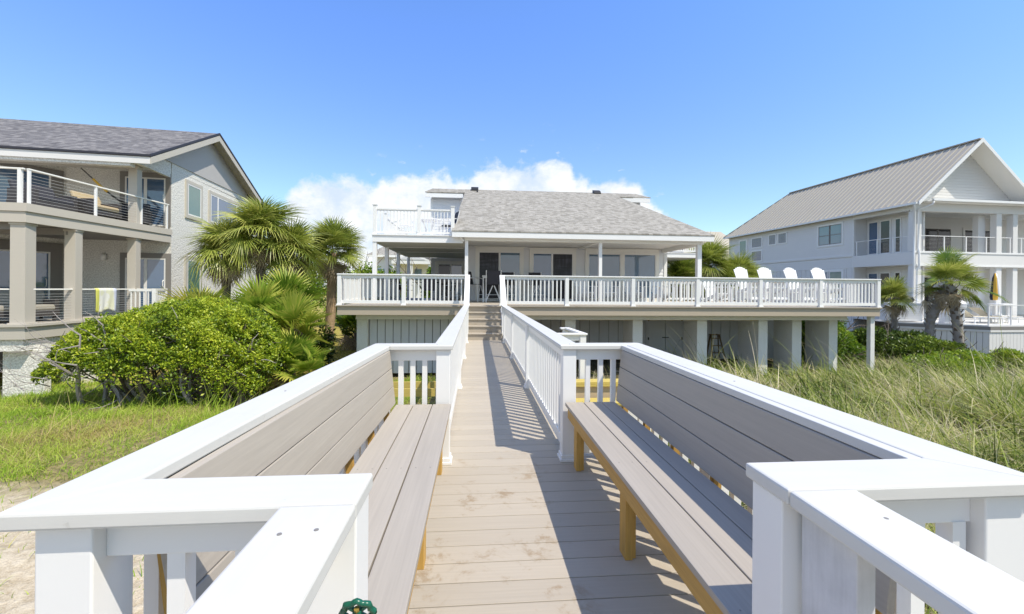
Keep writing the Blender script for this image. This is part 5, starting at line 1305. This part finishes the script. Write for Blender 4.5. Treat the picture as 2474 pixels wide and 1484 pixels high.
# fan palm fronds
def fan(r, R0, pet, nleaf=42, arc=2.5, droop=.35, fold=.25, wid=.016):
    """blade in local frame: +x out, z up; returns V (n,3), F"""
    V, F = [], []
    hub = np.array([pet, 0, 0.])
    # petiole
    b = 0
    for x in (0, pet):
        for s in (-1, 1): V.append([x, s*.012, -.0])
    F.append([0, 1, 3, 2])
    for i in range(nleaf):
        a = -arc+2*arc*i/(nleaf-1); ln = R0*(.72+.28*math.cos(a*.55))*(1+r.normal(0, .05))
        d = np.array([math.cos(a), math.sin(a), 0]); sd = np.array([-math.sin(a), math.cos(a), 0])
        lift = fold*abs(math.sin(a))
        tip = r.uniform(.6, 1.5)*droop
        b = len(V)
        for t, w in ((0.03, .2), (.42, 1.15), (.75, .75), (1.0, .06)):
            c = hub+d*ln*t; c[2] += lift*ln*t-tip*ln*max(0, t-.35)**1.7*1.3
            c = c+sd*r.normal(0, .012)*t
            V.append(c-sd*wid*w+np.array([0, 0, wid*.45*w])); V.append(c+sd*wid*w)
        for k in range(3): F.append([b+2*k, b+2*k+1, b+2*k+3, b+2*k+2])
    return np.array(V), np.array(F)
def crown(t, c, r, n, R0, pet, e0=-25, e1=85, m='palm_leaf', name='frond_crown', tone=.5, azs=None, **k):
    Vs, Fs, As, off = [], [], [], 0
    for i in range(n):
        az = azs(i, r) if azs else i*2.399+r.normal(0, .25)
        u = i/(n-1) if n > 1 else .5; el = R(e0+(e1-e0)*u**.8)+r.normal(0, .12)
        V, F = fan(r, R0*(.85+.3*r.random()), pet*(.8+.4*r.random()), **k)
        tw = r.normal(0, .35); ct, s_ = math.cos(tw), math.sin(tw)
        V = V@np.array([[1, 0, 0], [0, ct, s_], [0, -s_, ct]])
        # bend along the petiole so the blade hangs
        rr_ = V[:, 0]/(pet+R0); V[:, 2] -= .28*(pet+R0)*np.clip(rr_, 0, 2)**2.2*math.cos(el)
        ce, se = math.cos(el), math.sin(el); V = V@np.array([[ce, 0, se], [0, 1, 0], [-se, 0, ce]])
        ca, sa = math.cos(az), math.sin(az); V = V@np.array([[ca, sa, 0], [-sa, ca, 0], [0, 0, 1]])
        V = V+np.array(c)
        Vs.append(V); Fs.append(F+off); off += len(V)
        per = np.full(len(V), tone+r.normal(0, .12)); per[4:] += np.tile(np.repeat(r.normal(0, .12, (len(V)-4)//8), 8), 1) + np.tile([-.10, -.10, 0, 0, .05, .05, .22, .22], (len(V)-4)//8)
        As.append(per)
    return fast(name, np.concatenate(Vs), np.concatenate(Fs), m, t, np.clip(np.concatenate(As), 0, 1))
def palm_trunk(t, pts, r0, r1, m='bark', boots=True, seed=1, bm='bark_pale'):
    r = np.random.default_rng(seed); k = len(pts); P3 = [np.array(p, float) for p in pts]
    fine_ = []; 
    for i in range(k-1):
        for j in range(5): fine_.append(P3[i]*(1-j/5)+P3[i+1]*j/5)
    fine_.append(P3[-1]); rad = [(r0+(r1-r0)*i/(len(fine_)-1))*(1+r.normal(0, .05)) for i in range(len(fine_))]
    MB().tube([tuple(p) for p in fine_], rad, 14).build('trunk', m, t, smooth=True)
    if boots:
        b = MB(); L_ = sum(np.linalg.norm(P3[i+1]-P3[i]) for i in range(k-1)); nb = int(L_/.055)
        for i in range(nb):
            u = i/nb; f = u*(len(fine_)-1); i0 = min(int(f), len(fine_)-2); c = fine_[i0]*(1-(f-i0))+fine_[i0+1]*(f-i0); rr_ = r0+(r1-r0)*u
            a = i*2.399+r.normal(0, .25); d = np.array([math.cos(a), math.sin(a), 0]); q = c+d*rr_*.75; e = q+d*(.09+.06*r.random())+np.array([0, 0, .14+.08*r.random()])
            b.bar(tuple(q), tuple(e), .13, .035, tuple(d), .06, .012)
        b.build('leaf_base', bm, t)
def palm(name, label, base, top, R0, pet, n, seed, r0=.14, r1=.17, e0=-25, dead=10, boots=False, bark='bark', tone=.5, grp=None, skirt=True, mid=None, m='palm_leaf', bm='bark_pale', **k):
    r = np.random.default_rng(seed); base = np.array(base, float); top = np.array(top, float)
    base[2] = float(gz(base[0], base[1]))-.1
    t = thing(name, label, 'palm tree', tuple(base), 0, grp); T = top-base
    pts = [(0, 0, 0)]+([tuple(np.array(mid)-base)] if mid is not None else [tuple(T*.5+np.array([.05, 0, 0]))])+[tuple(T)]
    palm_trunk(t, pts, r0, r1, 'bark_pale' if boots else bark, boots, seed, bm)
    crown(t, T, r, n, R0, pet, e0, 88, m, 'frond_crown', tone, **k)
    if dead: crown(t, T-np.array([0, 0, .12]), r, dead, R0*.8, pet*.7, -75, -40, 'palm_dead', 'dead_frond', .5, droop=.8, wid=.014, nleaf=22, arc=1.6)
    return t
LG = 'fan palms left of the middle house'
palm('fan_palm', 'tall fan palm with straight brown trunk standing alone just left of the raised deck', (-6.05, 18.3, 0), (-5.85, 18.2, 2.75), .78, .72, 44, 31, .20, .17, bark='bark_tan', grp=LG, tone=.47, dead=16, droop=.4)
palm('fan_palm', 'largest fan palm, its crown rising highest against the stucco gable', (-7.3, 15.3, 0), (-7.25, 15.2, 3.05), .80, .65, 44, 32, .15, .15, grp=LG, tone=.55, droop=.75, dead=12)
palm('fan_palm', 'drooping fan palm close against the stucco wall, left of the largest one', (-8.35, 15.0, 0), (-8.15, 14.9, 2.45), .75, .55, 34, 33, .13, .13, grp=LG, tone=.58, droop=.8, dead=10)
palm('fan_palm', 'fan palm between the largest one and the tall trunk palm, a little lower', (-6.5, 15.9, 0), (-6.45, 15.8, 2.5), .75, .55, 34, 34, .13, .13, grp=LG, tone=.5, droop=.7, dead=10)
def palmetto(label, x, y, zc, R0, n, seed, m='palm_fresh', e0=5, e1=85, dead=8, tone=.5):
    r = np.random.default_rng(seed); z = float(gz(x, y))-.05
    t = thing('saw_palmetto', label, 'palmetto', (x, y, z), 0, 'saw palmettos behind the wind swept shrub')
    MB().tube([(0, 0, 0), (.05, .0, (zc-z)*.5), (0, 0, zc-z)], [.10, .09, .07], 8).build('stem', 'bark', t, smooth=True)
    crown(t, (0, 0, zc-z), r, n, R0, .55, e0, e1, m, 'frond_crown', tone, droop=.12, fold=.35, wid=.026, nleaf=34, arc=2.1)
    if dead: crown(t, (0, 0, zc-z-.1), r, dead, R0*.8, .35, -70, -10, 'palm_dead', 'dead_frond', .45, droop=.6, wid=.016, nleaf=20, arc=1.6)
palmetto('large upright palmetto fans directly behind the top of the wind swept shrub', -6.1, 12.7, .35, .72, 15, 51, tone=.45)
palmetto('palmetto with a pale sunlit fan at the right end of the wind swept shrub', -5.15, 12.6, -.02, .62, 17, 52, tone=.6)
palmetto('brown tipped palmetto at the foot of the stucco corner', -7.7, 12.9, .30, .75, 16, 53, tone=.75, e1=70)
palmetto('palmetto low behind the right shoulder of the shrub, against the palm trunks', -5.7, 13.6, .65, .68, 18, 54, tone=.5)
palmetto('low shaggy palmetto on the ground right of the shrub trunks', -4.6, 11.3, -.85, .55, 14, 55, dead=16, tone=.55)
palmetto('small single palmetto at the lawn edge near the shrub', -3.95, 11.0, -1.0, .45, 5, 56, dead=0, tone=.45)
palmetto('shaded palmetto deep behind the tall palm trunk', -4.7, 20.5, -.3, .8, 14, 57, dead=10, tone=.25)
palmetto('shaded palmetto between the tall palm trunk and the deck pier', -5.2, 19.2, -.6, .7, 14, 58, dead=10, tone=.3)
RG = 'fan palms behind the right end of the middle house'
palm('fan_palm', 'fan palm seen between the right porch post and the middle house wall', (11.0, 22.5, 0), (11.0, 22.3, 1.9), .85, .6, 34, 61, grp=RG, tone=.45, dead=8)
palm('fan_palm', 'highest fan palm just right of the porch post', (12.5, 22.6, 0), (12.5, 22.4, 2.7), .95, .65, 40, 62, grp=RG, tone=.5, dead=14)
palm('fan_palm', 'fan palm rising behind the leftmost tall beach chair', (14.2, 22.4, 0), (14.1, 22.3, 2.0), .95, .65, 40, 63, grp=RG, tone=.55, dead=14)
palm('fan_palm', 'low fan palm behind the rear deck railing', (13.3, 21.3, 0), (13.2, 21.2, 1.5), .75, .6, 30, 64, grp=RG, tone=.5, dead=6)
KG = 'boot trunked palms before the right house'
palm('cabbage_palm', 'nearer of the two boot trunked palms, trunk leaning left, in front of the right house', (20.75, 16.9, 0), (20.3, 17.0, 1.7), .64, .6, 20, 71, .17, .16, boots=True, grp=KG, tone=.5, dead=8, mid=(20.55, 16.9, .1), m='palm_leaf', bm='bark')
palm('cabbage_palm', 'thicker leaning palm whose few fronds reach far right, in front of the right house', (19.9, 17.6, 0), (20.7, 17.5, 1.6), .66, 1.15, 7, 72, .17, .17, boots=True, grp=KG, tone=.55, dead=2, mid=(20.1, 17.6, 0.1), m='palm_fresh', azs=lambda i, r: -.3+1.0*r.standard_normal()*.6)
palm('cabbage_palm', 'small thin trunked palm just right of the deck end, by the corner pier', (19.5, 18.7, 0), (19.35, 18.6, 1.05), .62, .45, 22, 73, .10, .10, boots=True, grp=KG, tone=.65, dead=6)

def shrub(label, x, y, rx, ry, h, n, seed, m='shrub_mid', size=.09, grp=None, z0=None, tone=.45, name='shrub', cat='shrub', flowers=0, lift=0.25):
    r = np.random.default_rng(seed); z0 = float(gz(x, y))-.05 if z0 is None else z0
    t = thing(name, label, cat, (x, y, z0), 0, grp)
    k = 9; cs = np.stack([r.uniform(-.6, .6, k)*rx, r.uniform(-.6, .6, k)*ry, h*r.uniform(.3, .78, k)], 1); rs = r.uniform(.30, .5, k)
    i = r.integers(0, k, n); d = r.standard_normal((n, 3)); d /= np.linalg.norm(d, axis=1, keepdims=True)
    rad = rs[i]*(.55+.5*r.random(n)**.5)
    Pn = cs[i]+d*rad[:, None]*np.array([rx, ry, h*.75]); Pn[:, 2] = Pn[:, 2].clip(.02)
    cl = smooth_noise(Pn[:, 0]+Pn[:, 2], Pn[:, 1]+Pn[:, 2]*1.7, 4/max(.5, min(rx, h)), seed+1)
    keep = (cl > -.25) | (r.random(n) < .3); Pn = Pn[keep]; cl = cl[keep]; d = d[keep]
    V, F, a = leaves(Pn, size, r, .5, tone+.3*cl, 2.2, out=d)
    fast('foliage', V, F, m, t, a)
    mb = MB()
    for q in range(6):
        dd = np.array([r.normal(0, .35), r.normal(0, .35), 1.]); dd /= np.linalg.norm(dd)
        branch(mb, np.array([r.uniform(-.3, .3)*rx, r.uniform(-.3, .3)*ry, 0.]), dd, h*.75, .03+.012*h, r, 2, .5, 3)
    mb.build('branches', 'twig', t)
    if flowers:
        j = r.choice(len(Pn), flowers); fb = MB()
        for p in Pn[j]*1.04+np.array([0, -.05, .05]):
            for q in range(5):
                a_ = q*1.257; fb.bar(tuple(p), tuple(p+np.array([math.cos(a_), -.3, math.sin(a_)])*.05), .04, .008)
        fb.build('flower', 'flower', t)
    return t
shrub('dark leafy shrub dotted with red flowers behind the corner post of the raised deck', 13.6, 16.2, 1.6, 1.3, 2.1, 16000, 81, 'shrub_mid', .10, flowers=26, tone=.33)
DG = 'shrubs between the deck and the right house'
shrub('dark evergreen shrub at the foot of the small thin palm', 16.6, 16.6, 1.7, 1.2, 1.3, 14000, 82, 'shrub_dark', .11, DG, tone=.5)
shrub('glossy dark shrub under the downspouts of the right house', 18.2, 17.6, 1.3, 1.0, 1.2, 12000, 83, 'shrub_dark', .12, DG, tone=.6)
shrub('bright green low shrub in front of the boot trunked palms', 16.6, 14.0, 1.5, .9, .75, 12000, 84, 'shrub_mid', .08, DG, tone=.6)
shrub('bright green shrub against the white skirt boards of the sun deck', 21.6, 15.9, .9, .7, .85, 8000, 85, 'shrub_mid', .08, DG, tone=.65)
shrub('dark shrub in the shade behind the raised deck end', 14.8, 18.5, 1.8, 1.2, 1.3, 9000, 86, 'shrub_dark', .12, DG, tone=.35)
shrub('low green shrub swallowed by the beach grass, nearest to the right bench', 15.6, 11.2, 1.3, .9, .55, 7000, 87, 'shrub_mid', .08, DG, tone=.4)
shrub('leafy green shrub rising beside the pier nearest the deck corner', 12.6, 14.6, 1.2, .9, 1.35, 12000, 91, 'shrub_mid', .085, DG, tone=.3)
shrub('broad leafy mound of shrub between the beach grass and the sun deck', 17.4, 15.3, 1.6, 1.0, 1.0, 14000, 92, 'shrub_dark', .09, DG, tone=.7)
shrub('yellow green shrub clump in the beach grass right of the corner post', 14.9, 12.6, 1.0, .8, .80, 9000, 93, 'shrub_mid', .07, DG, tone=.58)
BG = 'dark undergrowth left of the middle house'
shrub('dark undergrowth behind the saw palmettos', -5.8, 15.0, 1.6, 1.0, 1.5, 9000, 88, 'shrub_dark', .12, BG, tone=.3)
shrub('dark undergrowth beside the stucco house wall', -7.9, 16.8, 1.4, 1.6, 2.2, 9000, 89, 'shrub_dark', .13, BG, tone=.3)
shrub('dark undergrowth behind the tall palm trunk', -5.6, 22.5, 2.2, 1.2, 2.3, 10000, 90, 'shrub_dark', .14, BG, tone=.35)
TG = 'trees behind the middle house'
for i, (x, y, rx, h, lb, m) in enumerate(((-14, 33, 3.0, 5.0, 'rounded green tree behind the leftmost palm crowns', 'shrub_mid'), (-9.4, 32, 3.0, 4.5, 'green tree between the tall palm and the balcony corner post', 'shrub_mid'), (-6.6, 31, 1.8, 4.0, 'green tree seen between the balcony posts', 'shrub_mid'), (-3.1, 34, 1.2, 4.6, 'small pointed tree in front of the distant pediment', 'shrub_mid'), (20, 40, 4, 4.4, 'tree behind the palms left of the right house', 'shrub_mid'), (14, 42, 4, 4.0, 'tree far behind the right rear balcony', 'shrub_mid'))):
    tt = shrub(lb, x, y, rx, 1.8, h, 9000, 100+i, m, .22, TG, tone=.45, name='tree', cat='tree')

# ------------------------------------------------------------------ base every railing on what carries it, then finish
SC.cycles.samples = 64
for o in [o for o in SC.objects if o.type == 'MESH']:
    pass
